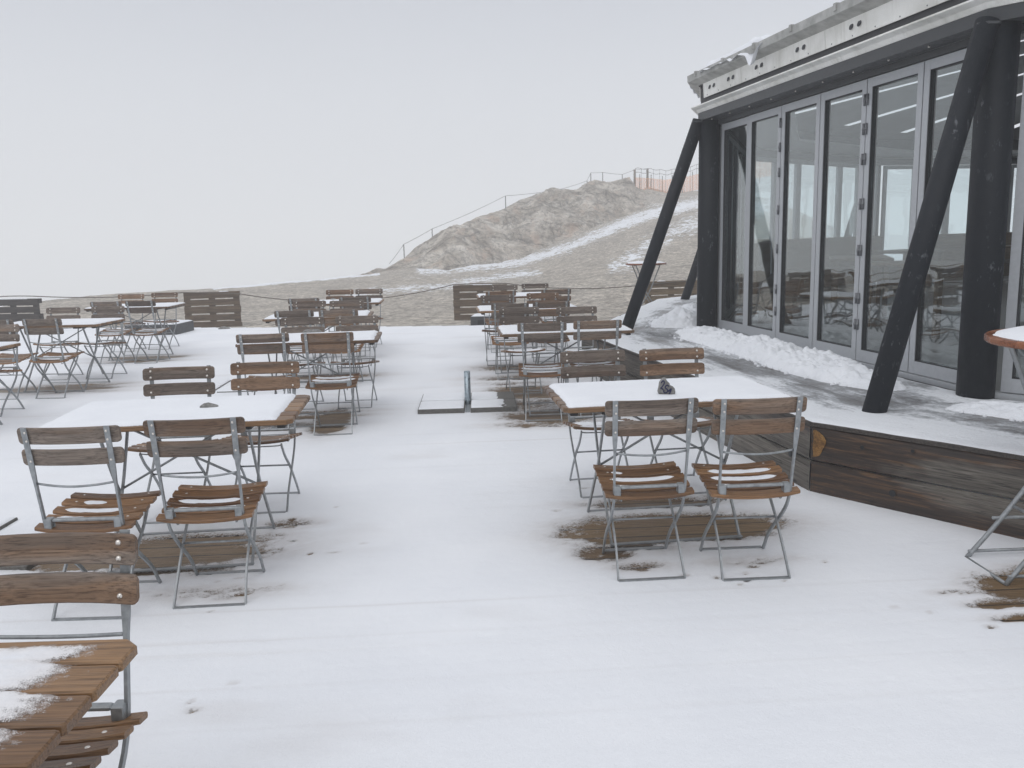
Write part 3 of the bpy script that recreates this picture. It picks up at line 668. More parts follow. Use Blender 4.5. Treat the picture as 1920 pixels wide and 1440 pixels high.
snow_bank('snow_bank', [fp(f1, -.02, .42), fp(f1, .6, .40), fp(f1, 1.6, .35), fp(f1, 3.0, .35)], [.34, .40, .45, .5], [.045, .06, .07, .08], 9, 'flat ridge of shovelled snow right of the thick black corner column')
snow_bank('snow_bank', [fp(f11, 2.2, .30), fp(f11, 3.1, .42), fp(f11, 3.9, .42), fp(f11, 4.35, .45)], [.4, .8, .75, .5], [.08, .15, .15, .06], 13, 'snow pile behind the farther pair of slanting black struts')

# ------------------------------------------------------------------ pavilion
def local_prism(mb, f, s0, s1, o0, o1, z0, z1, off, mi=0):
    """box along facade f: s range, outward offset range, z range"""
    a, b, d, inn = f; pts = [a+d*s0-inn*o0, a+d*s1-inn*o0, a+d*s1-inn*o1, a+d*s0-inn*o1]
    mb.prism([(p[0]-off[0], p[1]-off[1]) for p in reversed(pts)] if o1 < o0 else [(p[0]-off[0], p[1]-off[1]) for p in pts][::-1], z0, z1, mi)
def ring_seg(mb, k, prof, off, closed=True, mi=0, g0=0, g1=0):
    """sweep profile [(outward offset, z)...] along facade k with mitred ends"""
    n = len(prof); vs = []
    for e in (k, k+1):
        c = CORNERS[e % 12]; r = (c-CENTER)/np.linalg.norm(c-CENTER)
        for o, z in prof:
            p = c+r*o/math.cos(R(15)); vs.append((p[0]-off[0], p[1]-off[1], z))
    fs = [(i, (i+1) % n, n+(i+1) % n, n+i) for i in range(n if closed else n-1)]
    mb.add(vs, fs, mi)
def build_pavilion():
    off = (float(CENTER[0]), float(CENTER[1]))
    root = empty('glass_pavilion', (off[0], off[1], SZ), label='round glass pavilion with grey folding doors, black columns and weathered white eaves', cat='pavilion')
    def B(mb, name, m, attr=None, parent=None):
        o = mb.build(name, m, parent or root, attr)
        if parent is None: o.location = (0, 0, -SZ)
        return o
    # columns and struts
    for k in range(12):
        c = CORNERS[k]; r = (c-CENTER)/np.linalg.norm(c-CENTER)
        mb = MB(); x, y = c[0]-off[0], c[1]-off[1]
        mb.tube([(x, y, SZ-.02), (x, y, 2.85)], .118, 28); B(mb, 'column', M['black'])
        mb = MB(); bx, by = x+r[0]*.95, y+r[1]*.95; txx, tyy = x+r[0]*.12, y+r[1]*.12
        e = Vector((bx-txx, by-tyy, SZ-2.86)).normalized()
        mb.tube([(bx+e.x*.05, by+e.y*.05, SZ+e.z*.05), (txx, tyy, 2.86)], .073, 22); st = B(mb, 'strut', M['black'])
        mb = MB(); mb.prism([(txx+.085*math.cos(a), tyy+.085*math.sin(a)) for a in [i*math.pi/4+R(22) for i in range(8)]], 2.832, 2.848)
        B(mb, 'strut_plate', M['beam'], parent=st)
    ctr = 0
    for k in range(12):
        f = facade(k)
        vis = k in (11, 0, 1)
        mb = MB(); ring_seg(mb, k, [(.125, 2.85), (.125, 2.935), (-.05, 2.935), (-.05, 2.85)], off); B(mb, 'eaves_beam', M['beam'])
        mb = MB(); ring_seg(mb, k, [(.118, 2.936), (.128, 2.937), (.150, 2.970), (.205, 2.990), (.205, 3.002), (.118, 3.006)], off); B(mb, 'eaves_trim', M['clad'])
        mb = MB(); ring_seg(mb, k, [(.100, 3.003), (.085, 3.30), (-.05, 3.30), (-.05, 3.003)], off); B(mb, 'dark_band', M['band'])
        # fascia panels
        a, b, d, inn = f; bounds = [.10, 1.05, 2.62, 4.40] if k == 0 else [.08, 1.5, 3.0, 4.40]
        for s0, s1 in zip(bounds[:-1], bounds[1:]):
            mb = MB(); g = .003
            p = []
            for s in (s0+g, s1-g):
                for o, z in ((.118, 3.085), (.130, 3.240), (.122, 3.240), (.110, 3.085)):
                    q = a+d*s-inn*o; p.append((q[0]-off[0], q[1]-off[1], z))
            mb.add(p, [(0, 1, 5, 4), (1, 2, 6, 5), (2, 3, 7, 6), (3, 0, 4, 7), (0, 3, 2, 1), (4, 5, 6, 7)])
            pn = B(mb, 'fascia_panel', M['clad'])
            if vis:
                mb = MB(); nn = max(2, int((s1-s0)/.62)); ctr += 1
                for i in range(nn):
                    for q in (-.055, .055):
                        s = s0+(i+.5)*(s1-s0)/nn+q
                        mb = MB(); c = a+d*s-inn*.127; e = c-inn*.004; mb.tube([(c[0]-off[0], c[1]-off[1], 3.175), (e[0]-off[0], e[1]-off[1], 3.176)], .026, 14); B(mb, 'vent_hole', M['hole'], parent=pn)
                mb = MB()
                for i in range(int((s1-s0)/.30)):
                    s = s0+.1+i*.30; c = a+d*s-inn*.119; mb.dome((c[0]-off[0], c[1]-off[1], 3.105), .006, .005, (-inn[0], -inn[1], 0), 6)
                B(mb, 'screw', M['hinge'], parent=pn)
        if vis:
            mb = MB()
            for i in range(10):
                c = a+d*(.25+i*.44)-inn*.129; mb.dome((c[0]-off[0], c[1]-off[1], 2.953), .006, .005, (-inn[0], -inn[1], 0), 6)
                c = a+d*(.2+i*.46)-inn*.06; mb.tube([(c[0]-off[0], c[1]-off[1], 2.85), (c[0]-off[0], c[1]-off[1], 2.838)], .008, 8)
            B(mb, 'eaves_bolt', M['bolt'])
        mb = MB(); ring_seg(mb, k, [(.128, 3.236), (.215, 3.262), (.245, 3.275), (.250, 3.345), (.235, 3.352), (.235, 3.285), (.128, 3.252)], off); g = B(mb, 'gutter', M['gutter'])
        if vis:
            for i in range(7):
                mb = MB(); s = .15+i*.70; local_prism(mb, f, s, s+.04, .215, .258, 3.30, 3.358, off); B(mb, 'gutter_clip', M['gutter'], parent=g)
        # head and sill of the glazing
        mb = MB(); ring_seg(mb, k, [(-.06, 2.80), (-.06, 2.85), (-.14, 2.85), (-.14, 2.80)], off); B(mb, 'door_head', M['beam'])
        mb = MB(); ring_seg(mb, k, [(-.045, SZ-.01), (-.045, SZ+.028), (-.15, SZ+.028), (-.15, SZ-.01)], off); B(mb, 'door_sill', M['frame'])
        # folding leaves
        zb, zt = SZ+.034, 2.792; s_start, s_end = .125, 4.36; nleaf = 6; pitch = (s_end-s_start)/nleaf
        for i in range(nleaf):
            s0 = s_start+i*pitch+.006; s1 = s_start+(i+1)*pitch-.006; st = .062
            jit = -.014 if i == 0 and k == 0 else 0
            o0, o1 = -.075+jit, -.135+jit
            mb = MB()
            local_prism(mb, f, s0, s0+st, o0, o1, zb, zt, off); local_prism(mb, f, s1-st, s1, o0, o1, zb, zt, off)
            local_prism(mb, f, s0+st, s1-st, o0-.001, o1, zb, zb+.095, off); local_prism(mb, f, s0+st, s1-st, o0-.001, o1, zt-.07, zt, off)
            leaf = B(mb, 'door_leaf', M['frame'])
            mb = MB(); local_prism(mb, f, s0+st+.008, s1-st-.008, -.100+jit, -.106+jit, zb+.103, zt-.078, off)
            # bead: thin dark seal
            B(mb, 'glass_pane', M['glass'], parent=leaf)
            if k in (0, 1, 11):
                mb = MB(); w = .007
                for (q0, q1, r0, r1) in ((s0+st, s0+st+w, zb+.095, zt-.07), (s1-st-w, s1-st, zb+.095, zt-.07), (s0+st+w, s1-st-w, zb+.095, zb+.095+w), (s0+st+w, s1-st-w, zt-.07-w, zt-.07)):
                    local_prism(mb, f, q0, q1, o0-.006, o1+.004, r0, r1, off)
                B(mb, 'glass_seal', M['seal'], parent=leaf)
            if k == 0 and i in (1, 3, 4):
                mb = MB(); s = s1+.004 if i != 4 else s0-.004
                ss = [s1] if i != 4 else [s0]
                for q in ss:
                    c = a+d*(q-.012 if i == 3 else q+.012 if i == 4 else q)-inn*(-.068)
                    for z in (.80, 1.02, 1.42, 1.80, 2.16, 2.40, 2.63):
                        mb = MB(); mb.tube([(c[0]-off[0], c[1]-off[1], z-.045), (c[0]-off[0], c[1]-off[1], z+.045)], .011, 8)
                        mb.tube([(c[0]-off[0], c[1]-off[1], z-.012), (c[0]-off[0], c[1]-off[1], z+.012)], .014, 8); B(mb, 'hinge', M['hinge'], parent=leaf)
        # roof: two wedge panels with a thin rooflight between them
    for k in range(12):
        for h in range(2):
            mb = MB(); a0 = k+h*.5; pr = []
            def rp(t, rad, z):
                kk = int(t) % 12; fr_ = t-int(t); c = CORNERS[kk]*(1-fr_)+CORNERS[(kk+1) % 12]*fr_; v = (c-CENTER); return (v[0]*rad, v[1]*rad, z)
            e0, e1 = a0+.022, a0+.478
            vs = [rp(a0, 1.0, 3.28), rp(a0+.5, 1.0, 3.28), rp(e1, .93, 3.36), rp(e0, .93, 3.36), rp(e1, .30, 4.20), rp(e0, .30, 4.20), rp(a0+.5, .30, 4.20), rp(a0, .30, 4.20), (0, 0, 4.5), rp(a0, .93, 3.36), rp(a0+.5, .93, 3.36)]
            mb.add(vs, [(0, 1, 10, 9), (9, 3, 2, 10)] if False else [(0, 1, 10, 2, 3, 9), (3, 2, 4, 5), (5, 4, 6, 8, 7)])
            B(mb, 'roof_panel', M['roof'])
    mb = MB(); 
    for k in range(12): ring_seg(mb, k, [(-.05, 2.955), (-.9, 2.965), (-.9, 3.0), (-.05, 3.0)], off)
    B(mb, 'ceiling_ring', M['indoor_ceiling'])
    mb = MB(); mb.prism([(p[0]-off[0], p[1]-off[1]) for p in offset_poly(-.16)], SZ-.05, SZ+.01); B(mb, 'indoor_floor', M['indoor_floor'])
    # plinth under everything
    mb = MB(); mb.prism([(p[0]-off[0], p[1]-off[1]) for p in offset_poly(-.02)], -.4, SZ-.055); B(mb, 'plinth', M['concrete'])
    # snow on the roof edge
    for k, rng in ((0, [(.28, 1.75)]), (11, [(.3, 4.2)]), (1, [(.5, 4.0)])):
        f = facade(k); a, b, d, inn = f
        for s0, s1 in rng:
            s = np.linspace(s0, s1, int((s1-s0)/.02)); v = np.linspace(0, 1, 22); S, V = np.meshgrid(s, v**1.6)
            O = .262-V*.9; e = sstep(0, .12, S-s0)*sstep(0, .12, s1-S)
            Zb = np.interp(V, [0, .08, .3, 1], [3.34, 3.355, 3.33, 3.40])
            Z = Zb+(.085*sstep(0, .15, V))*e*(1+.5*fbm(S*5, V*3, 90+k, 3))-.02*(1-e)
            lump = np.exp(-((S-s0-1.28)/.075)**2) if k == 0 else 0
            Z = Z-.045*(V < .05)*e*(1+.6*fbm(S*7, V*0, 95, 2))-.13*(V < .05)*lump
            O = O+.02*e*(1-V)
            X = a[0]+d[0]*S-inn[0]*O-off[0]; Y = a[1]+d[1]*S-inn[1]*O-off[1]
            mb = MB(); mb.grid(X, Y, Z); o = B(mb, 'roof_snow', M['snow_lumpy'])
    return root
PAV = build_pavilion()

# inside the pavilion
def indoor_bench(x, y, rz, w, label):
    t = empty('indoor_bench', (x, y, SZ+.012), rz, label=label, cat='bench', group='upholstered benches inside the pavilion')
    mb = MB(); mb.box(-w/2, w/2, -.25, .22, .38, .46, .02); mb.build('seat', M['upholstery'], t)
    mb = MB(); mb.box(-w/2, w/2, .22, .29, .12, .98, .02); mb.build('backrest', M['indoor_wood'], t)
    for s in (-1, 1):
        mb = MB(); mb.box(s*(w/2-.08)-.03, s*(w/2-.08)+.03, -.2, .2, 0, .38, .005); mb.build('leg', M['indoor_wood'], t)
def indoor_table(x, y, rz, label):
    t = empty('indoor_table', (x, y, SZ+.012), rz, label=label, cat='table', group='wooden tables inside the pavilion')
    mb = MB(); mb.box(-.7, .7, -.38, .38, .71, .75, .01); mb.build('tabletop', M['indoor_wood'], t)
    for sx in (-1, 1):
        for sy in (-1, 1):
            mb = MB(); mb.box(sx*.6-.03, sx*.6+.03, sy*.3-.03, sy*.3+.03, 0, .71, .004); mb.build('leg', M['indoor_wood'], t)
def polar_in(k, s, depth):
    a, b, d, inn = facade(k); p = a+d*s+inn*depth; return p[0], p[1], math.atan2(d[1], d[0])
for k, nm in ((11, 'left'), (10, 'middle'), (9, 'right')):
    x, y, a = polar_in(k, 2.24, .75); indoor_bench(x, y, a+math.pi, 3.3, {'left': 'indoor bench with high back seen through the leftmost door panes', 'middle': 'indoor bench with high back along the far windows, seen through the middle panes', 'right': 'indoor bench with high back seen through the panes beside the front strut'}[nm])
    x, y, a = polar_in(k, 2.24, 1.75); indoor_table(x, y, a, {'left': 'wooden indoor table seen through the leftmost door panes', 'middle': 'wooden indoor table seen through the middle door panes', 'right': 'wooden indoor table seen through the panes beside the front strut'}[nm])
x, y, a = polar_in(0, 1.2, 2.0); indoor_table(x, y, a, 'wooden indoor table standing closest behind the folding doors')
x, y, a = polar_in(0, 3.4, 2.4); indoor_table(x, y, a, 'wooden indoor table behind the door panes nearest the thick corner column')
# ------------------------------------------------------------------ folding chair
def catmull(pts, n=5):
    P = [Vector(p) for p in pts]; out = []
    for i in range(len(P)-1):
        p0 = P[max(i-1, 0)]; p1 = P[i]; p2 = P[i+1]; p3 = P[min(i+2, len(P)-1)]
        for k in range(n):
            t = k/n; out.append(.5*((2*p1)+(p2-p0)*t+(2*p0-5*p1+4*p2-p3)*t*t+(3*p1-p0-3*p2+p3)*t**3))
    out.append(P[-1]); return out
SLATS = [(.152, .216), (.072, .136), (-.008, .056), (-.088, -.024), (-.166, -.104)]   # y ranges front to rear
def seat_z(x, y): return .446+.150*y-.017*(1-(x/.21)**2)-.008*sstep(.14, .22, y)
def slat(mb, x0, x1, y0, y1, zf, th, bev, nx=8, mi=0):
    """slat following zf(x,y), rounded corners"""
    xs = np.linspace(x0, x1, nx)
    prof = [(y0, -bev), (y0+bev, 0), (y1-bev, 0), (y1, -bev), (y1, -th+bev), (y1-bev, -th), (y0+bev, -th), (y0, -th+bev)]
    vs = []
    for i, x in enumerate(xs):
        e = .007 if i in (0, nx-1) else 0
        for (y, dz) in prof:
            yy = y+e*(1 if y < (y0+y1)/2 else -1); vs.append((x, yy, float(zf(x, yy))+dz))
    n = 8; fs = [(i*n+k, (i+1)*n+k, (i+1)*n+(k+1) % n, i*n+(k+1) % n) for i in range(nx-1) for k in range(n)]
    fs += [tuple(range(n)), tuple((nx-1)*n+k for k in reversed(range(n)))]
    mb.add(vs, [tuple(reversed(f)) for f in fs], mi)
BAR = [(-.212, .872), (-.200, .80), (-.185, .70), (-.172, .62), (-.152, .50), (-.138, .42), (-.105, .34), (-.015, .245), (.075, .165), (.135, .10), (.165, .05), (.200, .0)]
def bar_y(z):
    ys = [p[0] for p in BAR][::-1]; zs = [p[1] for p in BAR][::-1]; return float(np.interp(z, zs, ys))
def make_chair():
    t = empty('folding_chair', (0, 0, 0))
    mb = MB()
    for y0, y1 in SLATS:
        w = .200 if y0 < .14 else .197
        slat(mb, -w-.008, w+.008, y0, y1, seat_z, .017, .004)
    for y0, y1 in SLATS[:4]:
        for x in (-.150, .150): mb.dome((x, (y0+y1)/2, float(seat_z(x, (y0+y1)/2))), .0065, .0025, (0, 0, 1), mi=1)
    mb.build('seat', [M['seat_wood'], M['bolt']], t)
    # backrest slats (curved in plan, standing along the bars)
    mb = MB()
    for z0, z1 in ((.700, .772), (.795, .868)):
        nx = 12; xs = np.array([-.212, -.2095, -.205, -.198, -.15, -.09, -.03, .03, .09, .15, .198, .205, .2095, .212]); nx = len(xs); vs = []
        for i, x in enumerate(xs):
            bow = .026*(1-(x/.212)**2)
            cut = {0: .011, 1: .0058, 2: .002, 3: 0}.get(min(i, nx-1-i), 0)
            for (z, dy) in ((z0+cut, .004), (z0+.004+cut, .0), (z1-.004-cut, .0), (z1-cut, .004), (z1-cut, .013), (z1-.004-cut, .017), (z0+.004+cut, .017), (z0+cut, .013)):
                yb = bar_y(z)+.004; vs.append((x, yb-bow+.012+dy, z))
        n = 8; fs = [(i*n+k, i*n+(k+1) % n, (i+1)*n+(k+1) % n, (i+1)*n+k) for i in range(nx-1) for k in range(n)]
        fs += [tuple(reversed(range(n))), tuple((nx-1)*n+k for k in range(n))]
        mb.add(vs, [tuple(reversed(f)) for f in fs])
    for s in (-1, 1):
        for z in (.722, .812, .850):
            x = s*.168; bow = .026*(1-(x/.212)**2); yf = bar_y(z)+.004-bow+.012+.017
            mb.dome((x, yf, z), .0075, .006, (0, 1, .12), mi=1); mb.dome((x, bar_y(z)-.005, z), .0055, .004, (0, -1, -.1), mi=1)
    mb.build('backrest', [M['back_wood'], M['bolt']], t)
    for s in (-1, 1):
        mb = MB(); pts = []; wx = []; wt = []
        P = catmull([(s*(.172-.012*(1-z/.87)), y, z) for y, z in BAR], 3)
        for p in P:
            k = float(sstep(.60, .70, p.z)); wx.append(.009+.015*k); wt.append(.017-.012*k); pts.append((p.x, p.y-.003, p.z))
        mb.strip(pts, wx, wt); mb.build('leg', M['galv'], t)
        mb = MB()
        P = catmull([(s*.150, .168, .425), (s*.150, .10, .34), (s*.150, -.008, .25), (s*.151, -.10, .15), (s*.154, -.155, .075), (s*.158, -.198, .0)], 4)
        mb.strip(P, [.008]*len(P), [.017]*len(P)); mb.build('leg', M['galv'], t)
    mb = MB(); yb = bar_y(.62)
    mb.tube(catmull([(-.163, yb, .62), (-.09, yb-.012, .612), (0, yb-.018, .608), (.09, yb-.012, .612), (.163, yb, .62)], 3), .0052, 6)
    mb.build('stretcher', M['galv'], t); mb = MB(); mb.tube([(-.155, -.012, .25), (.155, -.012, .25)], .0055, 6)
    mb.build('stretcher', M['galv'], t); mb = MB(); mb.tube(catmull([(-.150, .16, .42), (-.12, .12, .405), (-.05, .11, .40), (.05, .11, .40), (.12, .12, .405), (.150, .16, .42)], 2), .004, 5)
    mb.build('seat_rod', M['galv'], t)
    for s in (-1, 1):
        mb = MB(); mb.tube(catmull([(s*.135, .03, .43), (s*.130, -.06, .395), (s*.128, -.115, .375), (s*.130, -.135, .39), (s*.135, -.13, .43)], 2), .0035, 5); mb.build('hook', M['galv'], t)
    mb = MB(); mb.box(-.135, .135, -.150, -.126, .440, .454, .004)
    mb.build('rear_rail', M['galv'], t)
    mb = MB()
    for s in (-1, 1): mb = MB(); mb.box(s*.150-.018, s*.150+.014, -.158, -.118, .400, .456, .003); mb.build('bracket', M['galv'], t)
    for y in (-.198, .200):
        mb = MB(); mb.box(-.156, .156, y-.011, y+.011, .013, .020); mb.build('floor_bar', M['galv'], t)
    return t
chair0 = make_chair()
def seat_snow(t, rows, seed):
    """snow strips left on seat slats: rows = [(slat index, x0, x1, thickness)]"""
    mb = MB()
    for k, x0, x1, th in rows:
        y0, y1 = SLATS[k]; y0 += .006; y1 -= .006
        xs = np.linspace(x0, x1, max(12, int((x1-x0)/.008))); v = np.linspace(0, 1, 12); X, V = np.meshgrid(xs, v)
        edge = np.minimum((X-x0), (x1-X)); w = sstep(0, .05, edge); w = np.sqrt(w)*(1+.22*fbm(X*30, V*0, seed+k, 3)); w = np.clip(w, .02, 1)
        Y = (y0+y1)/2+(V-.5)*(y1-y0)*w*.86
        Z = seat_z(X, Y)-.001+th*np.clip(1-np.abs(V*2-1)**2.5, 0, 1)*np.clip(w, 0, 1)*(.8+.45*fbm(X*45, Y*45, seed+9, 3))
        mb.grid(X, Y, Z)
    mb.build('seat_snow', M['snow'], t)
CH = [  # x, y (top of backrest), facing, yaw deg, label, snow rows
    (.63, 3.77, 'F', 4.0, 'R1a'), (1.11, 3.745, 'F', 2.5, 'R1b'), (.52, 5.48, 'B', 7, 'R1c'), (1.03, 5.49, 'B', 6, 'R1d'),
    (.27, 7.33, 'F', 0, 'R2a'), (.76, 7.42, 'F', 4, 'R2b'), (.09, 9.05, 'B', 8, 'R2c'), (.69, 8.95, 'B', 3, 'R2d'),
    (.0, 9.60, 'F', 4, 'R3a'), (.47, 9.72, 'F', 4, 'R3b'), (-.17, 11.08, 'B', 4, 'R3c'), (.43, 11.28, 'B', 2, 'R3d'),
    (-.12, 11.88, 'F', 8, 'R4a'), (.65, 11.95, 'F', 8, 'R4b'), (-.09, 13.3, 'B', 6, 'R4c'), (.40, 13.55, 'B', -3, 'R4d'),
    (-1.86, 3.49, 'F', 0.5, 'L1a'), (-1.37, 3.59, 'F', 4, 'L1b'), (-2.03, 5.19, 'B', 4, 'L1c'), (-1.54, 5.32, 'B', 2, 'L1d'),
    (-2.04, 7.0, 'F', 6, 'L2a'), (-1.5, 6.96, 'F', 4, 'L2b'), (-2.06, 8.5, 'B', 1, 'L2c'), (-1.52, 8.5, 'B', 0, 'L2d'),
    (-2.36, 9.34, 'F', 3, 'L3a'), (-1.86, 9.26, 'F', 0, 'L3b'), (-2.52, 10.82, 'B', -4, 'L3c'), (-2.04, 10.75, 'B', 2, 'L3d'),
    (-2.73, 11.35, 'F', -4, 'L4a'), (-2.05, 11.35, 'F', -2, 'L4b'), (-2.60, 13.2, 'B', -2, 'L4c'), (-2.15, 13.2, 'B', -5, 'L4d'),
    (-4.96, 9.05, 'F', -3, 'M1a'), (-5.47, 9.05, 'F', -3, 'M1z'), (-5.58, 10.75, 'B', -1, 'M1c'), (-5.02, 10.75, 'B', -4, 'M1d'),
    (-5.50, 11.68, 'F', 0, 'M2a'), (-5.02, 11.65, 'F', -5, 'M2b'), (-5.88, 13.4, 'B', -6, 'M2c'), (-5.44, 13.6, 'B', -3, 'M2d'),
    (-5.07, 8.50, 'B', -3, 'M0d'), (-1.165, 2.06, 'B', 0, 'N0')]
ORD = {1: 'nearest', 2: 'second', 3: 'third', 4: 'farthest'}
ROWN = {'R': 'of the platform-side row', 'L': 'left of the aisle', 'M': 'of the far left row'}
def chair_label(code):
    if code == 'N0': return 'folding chair behind the half-bare table corner, its two back slats cropped by the left edge'
    if code == 'M0d': return 'folding chair facing us at the left picture edge, nearest of the far left row'
    r, i, s = code[0], int(code[1]), code[2]
    if r == 'M': side = {'a': 'near right', 'z': 'near left', 'c': 'far left', 'd': 'far right'}[s] if i == 1 else {'a': 'near left', 'b': 'near right', 'c': 'far left', 'd': 'far right'}[s]
    else: side = {'a': 'near left', 'b': 'near right', 'c': 'far left', 'd': 'far right'}[s]
    if r == 'M': return f'folding chair, {side} side of the {["nearer", "farther"][i-1]} full table in the leftmost row'
    if code[:2] == 'R1': return f'folding chair at the {side} side of the table carrying the numbered stone'
    return f'folding chair at the {side} side of the {ORD[i]} table {ROWN[r]}'
SN = {'R1a': [(2, -.155, .165, .008), (1, -.15, -.06, .003), (3, -.15, -.03, .006)], 'R1b': [(1, -.16, .165, .009), (2, -.165, .165, .009), (3, -.15, -.05, .007)],
      'L1a': [(2, -.17, .10, .007), (1, -.13, .0, .004), (3, -.17, -.02, .006)], 'L1b': [(2, -.17, .13, .007), (3, -.16, .15, .006)],
      'R1c': [(0, -.17, .17, .010), (1, -.17, .17, .010), (2, -.17, .17, .012), (3, -.17, .17, .012)], 'R1d': [(1, -.17, .17, .010), (2, -.17, .17, .010), (3, -.17, .17, .010)],
      'R2a': [(1, -.17, .17, .010), (2, -.19, .19, .012), (3, -.19, .19, .012)], 'R2c': [(i, -.19, .19, .013) for i in range(4)], 'R2d': [(i, -.19, .19, .013) for i in range(4)],
      'L1c': [(3, -.17, .17, .008), (2, -.17, .17, .008)], 'L2b': [(2, -.19, .19, .012), (1, -.17, .17, .012)], 'R3a': [(i, -.19, .19, .013) for i in range(1, 4)], 'R4b': [(i, -.19, .19, .013) for i in range(4)], 'R3b': [(i, -.19, .19, .013) for i in range(4)],
      'M1d': [(i, -.19, .19, .012) for i in range(4)], 'M1c': [(i, -.19, .19, .012) for i in range(4)], 'M1a': [(2, -.17, .17, .010), (3, -.17, .17, .010)]}
_r = random.Random(31)
for q in CH:
    if q[4] not in SN and q[4][1] in '234' and _r.random() < .7: SN[q[4]] = [(j, -.185, .185, .011) for j in range(1, 5) if _r.random() < .8]
first = True
for i, (bx, by, face, yaw, code) in enumerate(CH):
    rz = R(yaw)+(math.pi if face == 'B' else 0)
    # backrest top sits at local y = -.205
    ox = bx-(-math.sin(rz))*(-.205); oy = by-(math.cos(rz))*(-.205)
    c = chair0 if first else copy_tree(chair0); first = False
    c.location = (ox, oy, -.001); c.rotation_euler = (0, 0, rz)
    if code == 'N0': c.scale = (1.03,)*3
    tag(c, chair_label(code), 'chair', 'slatted folding chairs on the snowy terrace')
    CH[i] = (bx, by, face, yaw, code, c)
for row in CH:
    if row[4] in SN: seat_snow(row[5], SN[row[4]], 3+len(row[4])*7+ord(row[4][0])+ord(row[4][1])*3)

# ------------------------------------------------------------------ tables
def make_table():
    t = empty('folding_table', (0, 0, 0))
    mb = MB(); n = 6; w = 1.2; d = .69; bw = (d-.010*(n-1))/n
    for i in range(n):
        y0 = -d/2+i*(bw+.010); y1 = y0+bw
        c = .022 if i in (0, n-1) else .006
        x0, x1 = -w/2, w/2
        if i == 0: poly = [(x0+.03, y0), (x1-.03, y0), (x1, y0+.03), (x1, y1-c*.3), (x1-.006, y1), (x0+.006, y1), (x0, y1-.006), (x0, y0+.03)]
        elif i == n-1: poly = [(x0+.006, y0), (x1-.006, y0), (x1, y0+.006), (x1, y1-.03), (x1-.03, y1), (x0+.03, y1), (x0, y1-.03), (x0, y0+.006)]
        else: poly = [(x0+.006, y0), (x1-.006, y0), (x1, y0+.006), (x1, y1-.006), (x1-.006, y1), (x0+.006, y1), (x0, y1-.006), (x0, y0+.006)]
        cx, cy = 0, (y0+y1)/2
        def ins(p, k): return (p[0]-math.copysign(k, p[0]), p[1]-math.copysign(k, p[1]-cy))
        top = [ins(p, .004) for p in poly]; z0, z1 = .734, .760; m_ = len(poly)
        vs = [(x, y, z0) for x, y in top]+[(x, y, z0+.004) for x, y in poly]+[(x, y, z1-.004) for x, y in poly]+[(x, y, z1) for x, y in top]
        fs = [tuple(reversed(range(m_))), tuple(range(3*m_, 4*m_))]
        for q in range(3):
            for k in range(m_): fs.append((q*m_+k, q*m_+(k+1) % m_, (q+1)*m_+(k+1) % m_, (q+1)*m_+k))
        mb.add(vs, fs)
    mb.build('tabletop', M['table_wood'], t)
    for x in (-.545, .545, -.36, .36): 
        ww = .02 if abs(x) > .5 else .045; mb = MB()
        mb.box(x-ww, x+ww, -.325, .325, .716, .733, .003); mb.build('batten', M['pad'], t)
    for sx in (-1, 1):
        for sy in (-1, 1):
            mb = MB(); x = sx*(.36 if sy > 0 else .345)
            P = catmull([(x, -sy*.20, .718), (x, -sy*.12, .56), (x, -sy*.02, .38), (x, sy*.09, .24), (x, sy*.20, .10), (x, sy*.28, 0.0)], 4)
            mb.strip(P, [.010]*len(P), [.020]*len(P)); mb.build('leg', M['galv'], t)
    for s in (-1, 1):
        mb = MB(); mb.tube([(-s*.345, s*.02, .36), (s*.30, s*.05, .712)], .0065, 6); mb.build('brace', M['galv'], t)
    for sy in (-1, 1):
        mb = MB(); mb.box(-.355, .355, sy*.28-.012, sy*.28+.012, .013, .020); mb.build('floor_bar', M['galv'], t)
    return t
def table_snow(t, seed, inset, th=.016, melt=None):
    """inset = left, right, front, back"""
    l, r, f, b = inset; nx, ny = (120, 70) if melt is None else (220, 130)
    x = np.linspace(-.6+l*.3, .6-r*.3, nx); y = np.linspace(-.345+f*.3, .345-b*.3, ny); X, Y = np.meshgrid(x, y)
    nz = fbm(X*11, Y*11, seed, 4)*.012
    k = np.minimum.reduce([(X+.6-l)/1, (.6-r-X)/1, (Y+.345-f)/1, (.345-b-Y)/1])+nz
    if melt is not None: k = melt(X, Y, k)
    Z = .7598+th*np.sqrt(sstep(0, .035, k))*(1+.10*fbm(X*5, Y*5, seed+3, 3)+.05*fbm(X*40, Y*40, seed+4, 2))-.004*(k <= 0)
    if melt is not None: Z = Z+.0018*fbm(X*150, Y*150, seed+8, 2)*(k > 0)+.003*fbm(X*25, Y*25, seed+9, 3)*(k > .01)
    kk = k > -.012; keep = kk[:-1, :-1] | kk[1:, :-1] | kk[:-1, 1:] | kk[1:, 1:]
    mb = MB(); mb.grid(X, Y, Z, keep=keep); o = mb.build('snow_cover', M['snow_edge'] if melt is None else M['snow_melt'], t, {'edge': np.clip(k+.004, 0, .2)}); return o
